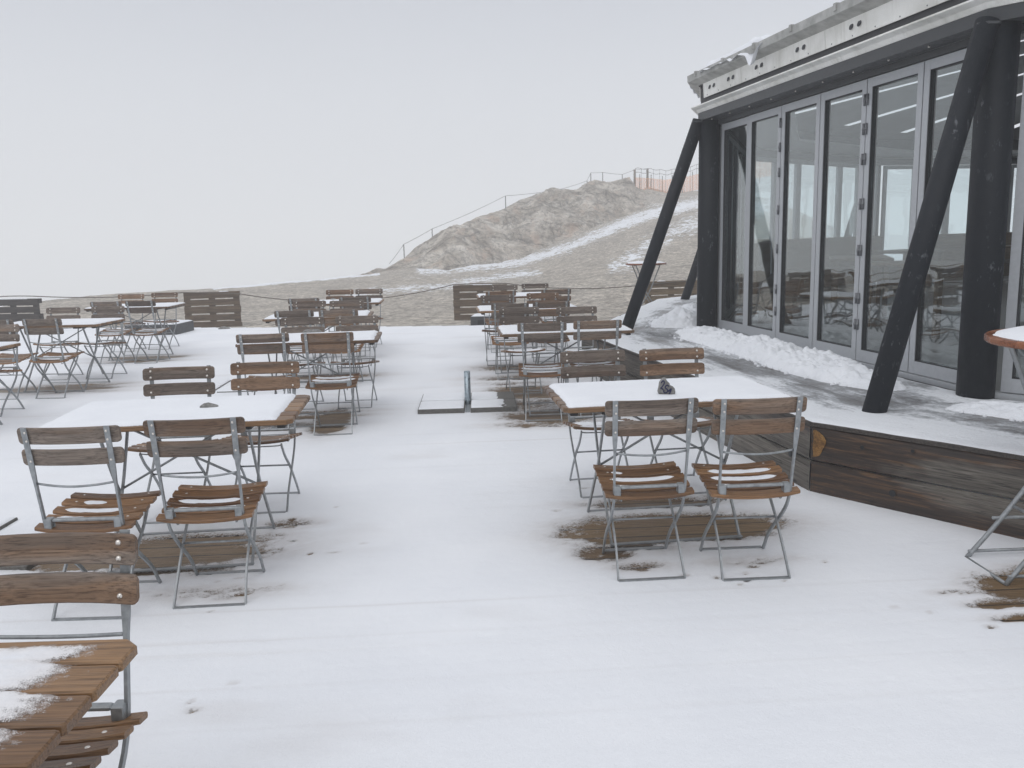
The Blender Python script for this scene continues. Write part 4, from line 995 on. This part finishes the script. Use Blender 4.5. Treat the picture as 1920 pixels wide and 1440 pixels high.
TB = [(.811, 4.56, 6.5, 'R1', (.030, .012, .018, .006), 'snow covered slatted table with the upright numbered stone, beside the timber platform'),
      (.482, 7.869, 3.9, 'R2', (.02, .02, .014, .006), 'second table of the row beside the timber platform, near the far strut'),
      (.20, 10.346, 5.0, 'R3', (.015, .015, .012, .006), 'third table of the row beside the timber platform'),
      (.12, 12.65, 5.0, 'R4', (.015, .015, .012, .006), 'farthest table of the row beside the timber platform, in front of a pallet'),
      (-1.696, 4.338, 5.2, 'L1', (.006, .075, .010, .006), 'nearest full snowy table left of the aisle, a small stone half buried on it'),
      (-1.771, 7.604, 5.1, 'L2', (.015, .035, .012, .006), 'second table of the row left of the aisle'),
      (-2.213, 9.97, 5.5, 'L3', (.015, .04, .012, .006), 'third table of the row left of the aisle'),
      (-2.40, 12.1, 4.0, 'L4', (.015, .02, .012, .006), 'farthest table of the row left of the aisle'),
      (-5.156, 9.823, -2.0, 'M1', (.015, .02, .012, .006), 'nearer fully visible table of the far left row'),
      (-5.35, 12.3, 1.0, 'M2', (.015, .02, .012, .006), 'farther full table of the far left row, beside the brown slotted pallet'),
      (-5.07, 7.47, -2.0, 'M0', (.02, .02, .012, .006), 'table whose corner enters at the left picture edge, in the far left row')]
table0 = make_table()
for i, (x, y, yaw, code, inset, lab) in enumerate(TB+[(-1.418, 1.405, 0.5, 'T0', None, 'half bare wooden table corner with melting snow at the bottom left')]):
    t = table0 if i == 0 else copy_tree(table0)
    t.location = (x, y, -.001); t.rotation_euler = (0, 0, R(yaw)); tag(t, lab, 'table', 'slatted folding tables on the snowy terrace')
    TB.append((code, t)) if False else None
    t['row'] = code
TABLES = {o['row']: o for o in COL.objects if o.get('row')}
for o in TABLES.values(): del o['row']
for i, (x, y, yaw, code, inset, lab) in enumerate(TB): table_snow(TABLES[code], 100+i*7, inset)
def melt0(X, Y, k):
    # snow retreats from the right end, board by board
    bwid = .7/6; row = np.floor((Y+.345)/bwid*1.0)
    lim = .6-.070-.012*np.sin(row*2.1)+.035*fbm(X*0+row*3.7, Y*9, 55, 2)+.04*fbm(X*14, Y*20, 58, 4)
    fr = np.abs(((Y+.345)/(.69/6+.0017)) % 1-.5)*2; lim = lim-.06*sstep(.6, 1.0, fr)
    return np.minimum(k, (lim-X)*.35)+.010*fbm(X*60, Y*60, 61, 3)*(k > -.03)
table_snow(TABLES['T0'], 300, (.02, .02, .01, .018), .007, melt0)

# ------------------------------------------------------------------ stones on the tables
def stone(name, loc, outline, depth, rz, label, text=None, seed=1):
    """outline in x-z, thickness along y, rounded"""
    t = empty(name, loc, rz, label=label, cat='stone') if text else None
    n = len(outline); cx = sum(p[0] for p in outline)/n; cz = sum(p[1] for p in outline)/n
    mb = MB(); rnd = random.Random(seed); rings = [(-1.0, .62), (-.86, .86), (-.35, 1.0), (.35, 1.0), (.86, .82), (1.0, .5)]
    vs = []
    for q, s in rings:
        for (x, z) in outline: vs.append((cx+(x-cx)*s+rnd.uniform(-1, 1)*.0006, q*depth/2+rnd.uniform(-1, 1)*.0008, max(0, cz+(z-cz)*s)))
    fs = [(r*n+k, r*n+(k+1) % n, (r+1)*n+(k+1) % n, (r+1)*n+k) for r in range(len(rings)-1) for k in range(n)]
    fs += [tuple(reversed(range(n))), tuple((len(rings)-1)*n+k for k in range(n))]
    mb.add(vs, fs, 0, True)
    if not text:
        o = mb.build(name, M['stone']); o.location = loc; o.rotation_euler = (0, 0, rz); return tag(o, label, 'stone')
    mb.build('rock_body', M['stone'], t)
    mb = MB()
    for st in text: mb.tube([(x, -depth/2-.0012, z) for x, z in st], .0034, 6)
    mb.build('painted_number', M['ink'], t); return t
OUT = [(-.030, 0), (-.036, .014), (-.034, .026), (-.032, .040), (-.030, .056), (-.022, .070), (-.012, .078), (-.004, .076), (.002, .062), (.012, .052), (.014, .042), (.026, .036), (.034, .026), (.036, .012), (.034, 0)]
def catm2(p): return [(q.x, q.z) for q in catmull([(x, 0, z) for x, z in p], 4)]
two = catm2([(-.022, .056), (-.015, .066), (-.009, .060), (-.012, .048), (-.020, .036), (-.024, .032)])+catm2([(-.024, .032), (-.017, .030), (-.014, .024)])
five = catm2([(.010, .040), (.003, .046), (-.005, .040), (-.004, .032), (.003, .026), (.003, .016), (-.005, .010), (-.011, .014), (-.011, .024)])
four = [catm2([(.018, .030), (.012, .024), (.006, .018), (.014, .020), (.020, .024)]), catm2([(.019, .030), (.015, .014), (.010, .005)])]
stone('numbered_stone', (.805, 4.40, .772), [(x*1.28, z*1.15) for x, z in OUT], .042, R(-8), 'small grey stone standing upright on the snowy table, blue number 254 painted on it',
      [[(x*1.28, z*1.15) for x, z in s] for s in [two, five]+four], 3)
O2 = [(-.045, 0), (-.04, .012), (-.022, .024), (.0, .027), (.02, .020), (.045, .012), (.055, 0)]
stone('flat_stone', (-1.575, 4.36, .768), O2, .05, R(12), 'small grey stone half buried in the snow of the nearest table left of the aisle', None, 4)
O3 = [(-.09, 0), (-.085, .02), (-.05, .036), (-.015, .028), (.02, .036), (.06, .03), (.085, .01), (.09, 0)]
stone('flat_stone', (-1.84, 7.93, .768), O3, .06, R(5), 'dark stone lying at the back edge of the second table left of the aisle', None, 5)
stone('flat_stone', (.76, 8.10, .768), O3, .07, R(3), 'low brownish stone at the back edge of the second table beside the platform', None, 6)
stone('flat_stone', (-2.55, 12.4, .768), O2, .07, R(3), 'little stone on the farthest table of the row left of the aisle', None, 7)
o = stone('flat_stone', (-2.75, 15.2, .0), [(x*1.6, z*1.6) for x, z in O2], .12, R(10), 'loose grey stone lying in the snow near the far deck edge', None, 9)
stone('flat_stone', (-5.45, 16.25, .0), [(x*2.4, z*2.2) for x, z in O2], .16, R(10), 'flat grey stone on the deck edge in front of the slotted pallet', None, 10)

# ------------------------------------------------------------------ umbrella bases
def slab_base(loc, rz, label, sx=.43, sy=.39, gap=.055, pole=True, bare=0, seed=1):
    t = empty('parasol_base', loc, rz, label=label, cat='parasol base', group='concrete slab parasol bases')
    for i, (qx, qy) in enumerate(((-1, -1), (1, -1), (-1, 1), (1, 1))):
        cx, cy = qx*(sx/2+gap/2), qy*(sy/2+.012)
        mb = MB(); mb.box(cx-sx/2, cx+sx/2, cy-sy/2, cy+sy/2, 0, .052, .004); sl = mb.build('concrete_slab', M['concrete'], t)
        x = np.linspace(cx-sx/2+.004, cx+sx/2-.004, 60); y = np.linspace(cy-sy/2+.004, cy+sy/2-.004, 50); X, Y = np.meshgrid(x, y)
        k = np.minimum.reduce([X-x[0], x[-1]-X, Y-y[0], y[-1]-Y])
        if (bare and qx > 0): k = np.minimum(k, (cx+sx/2-.17+.05*(qy < 0)-X)*.5+.02*fbm(X*22, Y*22, seed+i, 4))
        Z = .0515+.012*np.sqrt(sstep(0, .04, k+.003))*(1+.12*fbm(X*9, Y*9, seed, 3))-.004*(k <= 0)
        kk = k > -.01; keep = kk[:-1, :-1] | kk[1:, 1:]
        mb = MB(); mb.grid(X, Y, Z, keep=keep); mb.build('snow_cap', M['snow'], sl)
    mb = MB()
    mb.box(-.44, .44, -.008, .008, .001, .008); mb.box(-.02, .02, -.38, .38, .0085, .0150); mb.build('cross_frame', M['galv'], t)
    if pole:
        mb = MB(); r = .030; n = 24; vs = []
        for z, rr in ((.0, r), (.335, r), (.335, r-.004), (.20, r-.004)):
            for k in range(n): vs.append((rr*math.cos(2*math.pi*k/n), rr*math.sin(2*math.pi*k/n), z))
        fs = [(q*n+k, q*n+(k+1) % n, (q+1)*n+(k+1) % n, (q+1)*n+k) for q in range(3) for k in range(n)]
        fs.append(tuple(3*n+k for k in range(n))); mb.add(vs, fs, 0, True); mb.build('steel_tube', M['pole'], t)
    return t
slab_base((-.43, 8.14, .006), R(2), 'four snowy concrete slabs with an upright steel tube, in the middle of the aisle', bare=1, seed=40)
slab_base((-2.93, 4.50, -.020), R(0), 'concrete slabs under snow behind the left chair of the nearest table row', sx=.44, pole=True, seed=50, bare=1)
slab_base((-3.25, 9.55, -.028), R(3), 'low snow covered slabs between the left and the far left table rows', pole=False, seed=60)
def steel_box(loc, rz, w, d, h, label):
    t = empty('ballast_box', loc, rz, label=label, cat='ballast box', group='dark ballast boxes at the far deck edge')
    mb = MB(); mb.box(-w/2, w/2, -d/2, d/2, 0, h, .008); mb.build('box_body', M['box'], t)
    mb = MB(); mb.box(-w*.28, w*.28, -d/2-.012, -d/2, h*.22, h*.7, .004); mb.build('handle_recess', M['pad'], t)
    x = np.linspace(-w/2+.01, w/2-.01, 30); X, Y = np.meshgrid(x, np.linspace(-d/2+.01, d/2-.01, 30)); k = np.minimum.reduce([X-x[0], x[-1]-X, Y+d/2-.01, d/2-.01-Y])
    mb = MB(); mb.grid(X, Y, h-.001+.022*np.sqrt(sstep(0, .06, k))*(1+.2*fbm(X*6, Y*6, 5, 2))); mb.build('snow_cap', M['snow'], t)
steel_box((-6.45, 15.75, 0), R(-4), .95, .75, .20, 'dark grey box with snow on top, left of the slotted pallet')
steel_box((-.42, 16.35, ground_xy(-.42, 16.35)-.01), R(-6), .62, .5, .22, 'dark box with a snowy top below the pallet behind the aisle')

# ------------------------------------------------------------------ pallets and rope
def pallet(x, y, rz, m, label, z=None, w=1.2, rot=0):
    z = ground_xy(x, y)-.02 if z is None else z
    t = empty('wooden_pallet', (x, y, z), rz, label=label, cat='pallet', group='pallets standing on edge behind the terrace')
    hs = [(0, .142), (.166, .296), (.330, .476), (.505, .635), (.662, .80)]
    mb = MB(); rnd = random.Random(int(x*10))
    for z0, z1 in hs: mb.box(-w/2+rnd.uniform(-.006, .006), w/2+rnd.uniform(-.006, .006), -.072, -.050, z0, z1, .003)
    mb.build('face_board', m, t)
    mb = MB()
    for cx in (-.53, 0, .53): mb.box(cx-.07, cx+.07, -.048, -.028, 0, .80, .003)
    mb.build('cross_board', m, t)
    mb = MB()
    for cx in (-.53, 0, .53):
        for z0, z1 in ((0, .10), (.33, .475), (.70, .80)): mb.box(cx-.07, cx+.07, -.026, .05, z0, z1, .003)
    mb.build('block', m, t)
    mb = MB()
    for z0, z1 in ((.0, .10), (.33, .475), (.70, .80)): mb.box(-w/2, w/2, .052, .072, z0, z1, .003)
    mb.build('back_board', m, t)
    x_ = np.linspace(-.45, .45, 50); X, Y = np.meshgrid(x_, np.linspace(-.07, .07, 8)); on = sstep(.0, .3, fbm(X*4, X*0, int(abs(x)*9)+3, 2))
    mb = MB(); kk = on > .15; keep = kk[:-1, :-1] | kk[1:, 1:]; Y2 = -.061+Y/.07*.010
    mb.grid(X, Y2, .799+.016*on*(1-(Y/.07)**2), keep=keep)
    if mb.f: mb.build('snow_cap', M['snow'], t)
    return t
pallet(-10.72, 18.6, R(-6), M['pallet_dark'], 'dark weathered pallet standing on edge at the left picture edge')
pallet(-6.66, 19.25, R(8), M['pallet_wood'], 'brown pallet standing on edge, two columns of slots, behind the far left table row')
pallet(-.66, 19.25, R(-3), M['pallet_wood'], 'grey brown pallet standing on edge right of the aisle, behind the farthest chairs')
pallet(3.55, 19.0, R(10), M['pallet_light'], 'light tan pallet standing on edge beyond the slanting struts')
def rope(pts, r, label, m):
    mb = MB(); P = []
    for (a, b, sag) in pts:
        for i in range(14):
            t = i/14; P.append((a[0]+(b[0]-a[0])*t, a[1]+(b[1]-a[1])*t, a[2]+(b[2]-a[2])*t-sag*4*t*(1-t)))
    P.append(pts[-1][1]); mb.tube(P, r, 6); return tag(mb.build('barrier_rope', m), label, 'rope')
g1 = ground_xy(-6.66, 19.25)
M['rope'] = plain('hemp_rope', (.15, .13, .11), .9, 60, .25)
rope([((-16, 18.4, .62), (-11.3, 18.53, .585), .1), ((-11.3, 18.53, .585), (-10.1, 18.45, .59), -.02), ((-10.1, 18.45, .59), (-7.25, 19.05, .565), .06), ((-7.25, 19.05, .565), (-6.05, 19.2, .50), -.005),
      ((-6.05, 19.2, .50), (-1.25, 19.15, .585), .26), ((-1.25, 19.15, .585), (-.06, 19.08, .585), -.012), ((-.06, 19.08, .585), (2.95, 18.8, .50), .10), ((2.95, 18.8, .50), (4.1, 19.0, .56), .0)],
     .011, 'brown rope slung between the standing pallets behind the terrace', M['rope'])

# ------------------------------------------------------------------ high tables
def stand_table(x, y, z, rz, h, r, label, oval=1.0, snow=True):
    t = empty('standing_table', (x, y, z), rz, label=label, cat='table', group='standing tables')
    n = 40; mb = MB(); vs = []
    for rr, zz in ((r-.006, h-.032), (r, h-.024), (r, h-.008), (r-.006, h)):
        for k in range(n):
            a = 2*math.pi*k/n; vs.append((rr*math.cos(a)*oval, rr*math.sin(a), zz))
    fs = [(q*n+k, q*n+(k+1) % n, (q+1)*n+(k+1) % n, (q+1)*n+k) for q in range(3) for k in range(n)]+[tuple(reversed(range(n))), tuple(3*n+k for k in range(n))]
    mb.add(vs, fs); mb.build('tabletop', M['varnish'], t)
    for sy in (-1, 1):
        for s in (-1, 1):
            mb = MB(); P = catmull([(s*r*.60, sy*.17, h-.035), (s*r*.40, sy*.165, h*.80), (s*.03, sy*.155, h*.52), (-s*r*.48, sy*.155, h*.22), (-s*r*.96, sy*.16, 0)], 4)
            mb.tube(P, .0115, 7); mb.build('leg', M['galv'], t)
    for s in (-1, 1):
        for q0, q1, rr_ in (((s*r*.96, -.16, .008), (s*r*.96, .16, .008), .009), ((s*r*.6, -.17, h-.045), (s*r*.6, .17, h-.045), .010), ((s*r*.42, -.157, h*.24), (s*r*.42, .157, h*.24), .008),
                            ((-r*.93, s*.16, .04), (r*.93, s*.16, .04), .008), ((-r*.66, s*.157, .16*h+.03), (r*.66, s*.157, .16*h+.03), .008)):
            mb = MB(); mb.tube([q0, q1], rr_, 6); mb.build('crossbar', M['galv'], t)
        mb = MB(); mb.box(s*r*.6-.03, s*r*.6+.03, -.19, .19, h-.040, h-.0325); mb.build('mounting_strip', M['radiator'], t)
    if snow:
        X, Y = np.meshgrid(np.linspace(-r, r, 90), np.linspace(-r, r, 90)); rad = np.hypot(X, Y); k = r-.035-rad+.014*fbm(X*14, Y*14, 5, 3)
        Z = h-.0005+.034*np.sqrt(sstep(0, .16, k))*(1+.05*fbm(X*25, Y*25, 6, 3))-.004*(k <= 0); kk = k > -.008; keep = kk[:-1, :-1] & kk[1:, 1:]
        mb = MB(); mb.grid(X*oval, Y, Z, keep=keep); mb.build('snow_cover', M['snow'], t)
stand_table(2.575, 3.82, 0, R(2), 1.10, .395, 'round reddish standing table topped with snow, cut by the right picture edge')
zz = ground_xy(2.63, 16.6)
stand_table(2.63, 16.6, zz, R(4), 1.045-zz, .39, 'far standing table on thin crossed legs behind the slanting strut')

# ------------------------------------------------------------------ summit fence on the rock
def polar(phi, te, r): return Vector((math.sin(phi)*r, math.cos(phi)*r, H+te*r))
def crest_r(phi): return float(np.interp(phi, B_phi, B_r)+9*sstep(-.19, -.10, phi)+1.2)
POSTS = [(-.1201, -.0055, .0150, 0), (-.0872, .0111, .0120, 0), (-.0022, .0462, .0135, 0), (.0619, .0523, .006, 0), (.0908, .0604, .011, 0), (.0951, .0691, .0175, 0), (.1085, .0692, .0125, 0), (.1304, .0662, .007, 0), (.1443, .071, .020, 1), (.1585, .0717, .023, 1)]
fence = empty('rope_fence', tuple(polar(-.12, -.02, crest_r(-.12))), label='thin iron posts with a rope along the crest of the rock', cat='fence')
fl = fence.location.copy(); tops = []
for phi, te, h, thick in POSTS:
    r = crest_r(phi)-.2; p = polar(phi, te, r); q = p-Vector((0, 0, h*r)); tops.append(p)
    mb = MB()
    rad = .10 if thick else .035
    mb.tube([q-Vector((0, 0, .5))-fl, p-fl], rad, 8); mb.build('post', M['post'] if not thick else M['pallet_wood'], fence)
mb = MB(); start = polar(-.1375, -.0270, crest_r(-.1375)-.1); seq = [start]+tops; P = []
for a, b in zip(seq[:-1], seq[1:]):
    sg = .012*(b-a).length
    for i in range(6): t = i/6; P.append(a.lerp(b, t)-Vector((0, 0, sg*4*t*(1-t)))-fl)
P.append(seq[-1]-fl); mb.tube(P, .016, 5); mb.build('rope', M['wire'], fence)
# safety net fence to the right
def net_mat():
    m = bpy.data.materials.new('orange_net'); m.use_nodes = True; nt = m.node_tree; nt.nodes.clear(); n = N(nt)
    o = nt.nodes.new('ShaderNodeOutputMaterial'); b = nt.nodes.new('ShaderNodeBsdfPrincipled'); t = nt.nodes.new('ShaderNodeBsdfTransparent')
    b.inputs['Base Color'].default_value = (.90, .36, .10, 1); b.inputs['Roughness'].default_value = .6
    at = nt.nodes.new('ShaderNodeAttribute'); at.attribute_name = 'along'; a2 = nt.nodes.new('ShaderNodeAttribute'); a2.attribute_name = 'up'
    f1_ = n.math('GREATER_THAN', n.math('FRACT', n.math('MULTIPLY', at.outputs['Fac'], 9.0)), .76)
    f2_ = n.math('GREATER_THAN', n.math('FRACT', n.math('MULTIPLY', a2.outputs['Fac'], 14.0)), .70)
    f = n.math('MAXIMUM', f1_, f2_); ms = nt.nodes.new('ShaderNodeMixShader'); n.link(f, ms.inputs[0]); n.link(t.outputs[0], ms.inputs[1]); n.link(b.outputs[0], ms.inputs[2]); n.link(ms.outputs[0], o.inputs[0]); return m
net = empty('safety_net_fence', tuple(polar(.15, .045, crest_r(.15)-1)), label='orange safety net strung between poles on the slope right of the rock', cat='fence'); nl = net.location.copy()
ph = np.linspace(.1450, .30, 70); top = np.interp(ph, [.1461, .1621, .178, .1973, .2165, .3], [.0622, .061, .0587, .0604, .0643, .078]); bot = np.interp(ph, [.1461, .1781, .1975, .2167, .3], [.0500, .0440, .0440, .0470, .06])
rr = np.array([crest_r(p)-1.6 for p in ph]); V = np.linspace(0, 1, 8); PH, VV = np.meshgrid(ph, V); RR = np.repeat(rr[None], 8, 0)+.25*fbm(PH*60, VV*2, 4, 2); TE = bot[None]+(top-bot)[None]*VV
X = np.sin(PH)*RR-nl.x; Y = np.cos(PH)*RR-nl.y; Z = H+TE*RR-nl.z
mb = MB(); mb.grid(X, Y, Z); mb.build('orange_net', net_mat(), net, {'along': PH*70, 'up': (Z-Z.min())})
for phi in (.150, .1625, .175, .186, .197, .208, .222, .24, .26, .28):
    r = crest_r(phi)-1.5; te = float(np.interp(phi, ph, bot)); tp = float(np.interp(phi, ph, top)); a = polar(phi, te-.006, r)-nl; b = polar(phi, tp+.004, r)-nl
    mb = MB(); mb.tube([a, b], .035, 6); mb.build('pole', M['post'], net)
mb = MB()
for dd in (.010, .0055):
    P = [polar(float(p), float(np.interp(p, ph, top))+dd+.0006*math.sin(i*1.1), crest_r(float(p))-1.5)-nl for i, p in enumerate(ph)]
    mb.tube(P, .02, 4)
for i in range(0, 70, 3):
    p = float(ph[i]); r = crest_r(p)-1.5; te = float(np.interp(p, ph, bot)); mb.tube([polar(p, te, r)-nl, polar(p, float(top[i])+.010, r)-nl], .014, 4)
mb.build('wire', M['wire'], net)

# ------------------------------------------------------------------ haze
bm = MB(); bm.box(-120, 120, -40, 140, -16.5, 14.5); hz = bm.build('haze', [])
m = bpy.data.materials.new('haze'); m.use_nodes = True; nt = m.node_tree; nt.nodes.clear()
o = nt.nodes.new('ShaderNodeOutputMaterial'); pv = nt.nodes.new('ShaderNodeVolumePrincipled')
pv.inputs['Color'].default_value = (.97, .975, .985, 1); pv.inputs['Density'].default_value = .0058; pv.inputs['Anisotropy'].default_value = .0
nt.links.new(pv.outputs[0], o.inputs['Volume']); hz.data.materials.append(m); tag(hz, kind='stuff')

# ------------------------------------------------------------------ world, light, camera
SUN_EL, SUN_AZ = R(48), R(200)
w = bpy.data.worlds.new('World'); scene.world = w; w.use_nodes = True; nt = w.node_tree; nt.nodes.clear(); n = N(nt)
out = nt.nodes.new('ShaderNodeOutputWorld'); bg = nt.nodes.new('ShaderNodeBackground'); sky = nt.nodes.new('ShaderNodeTexSky')
sky.sky_type = 'NISHITA'; sky.sun_disc = False; sky.sun_elevation = SUN_EL; sky.sun_rotation = SUN_AZ; sky.air_density = 1; sky.dust_density = 4; sky.altitude = 2600
hs = nt.nodes.new('ShaderNodeHueSaturation'); hs.inputs['Saturation'].default_value = .15; n.link(sky.outputs[0], hs.inputs['Color'])
tc = nt.nodes.new('ShaderNodeTexCoord'); sp = nt.nodes.new('ShaderNodeSeparateXYZ'); n.link(tc.outputs['Generated'], sp.inputs[0])
cn = n.noise(n.coord('Generated'), 1.6, 4, .55)
cl = n.ramp(n.math('ADD', sp.outputs[2], n.math('MULTIPLY', n.math('SUBTRACT', cn, .5), .06)), [(0.0, (7.75, 7.95, 8.2)), (.08, (7.15, 7.38, 7.75)), (.28, (5.4, 5.65, 6.2)), (.42, (6.6, 6.8, 7.35)), (1.0, (9.7, 9.9, 10.35))])
c = n.mix(.93, hs.outputs[0], cl)
n.link(c, bg.inputs[0]); bg.inputs[1].default_value = .113; n.link(bg.outputs[0], out.inputs[0])
ld = bpy.data.lights.new('sun', 'SUN'); ld.energy = .55; ld.angle = R(35); ld.color = (1, .985, .96)
lo = bpy.data.objects.new('sun', ld); COL.objects.link(lo)
dirv = Vector((math.sin(SUN_AZ)*math.cos(SUN_EL), math.cos(SUN_AZ)*math.cos(SUN_EL), math.sin(SUN_EL)))
lo.rotation_euler = dirv.to_track_quat('Z', 'Y').to_euler()

f_px, pitch, roll = 1606.7, R(9.75), R(-1.41)
F = Vector((0, math.cos(pitch), -math.sin(pitch))); X0 = Vector((1, 0, 0)); U0 = X0.cross(F)
RX = X0*math.cos(roll)+U0*math.sin(roll); UX = -X0*math.sin(roll)+U0*math.cos(roll)
cam = bpy.data.cameras.new('camera'); co = bpy.data.objects.new('camera', cam); COL.objects.link(co)
cam.sensor_width = 36; cam.lens = f_px/1920*36; cam.clip_end = 2000; cam.clip_start = .05
mw = Matrix(((RX.x, UX.x, -F.x, 0), (RX.y, UX.y, -F.y, 0), (RX.z, UX.z, -F.z, H), (0, 0, 0, 1)))
co.matrix_world = mw; scene.camera = co
scene.view_settings.view_transform = 'Standard'; scene.view_settings.look = 'None'; scene.view_settings.exposure = 0; scene.view_settings.gamma = 1
scene.cycles.max_bounces = 8; scene.cycles.transparent_max_bounces = 24; scene.cycles.volume_bounces = 1; scene.cycles.diffuse_bounces = 3; scene.cycles.glossy_bounces = 3
scene.cycles.volume_step_rate = 4; scene.cycles.use_denoising = True
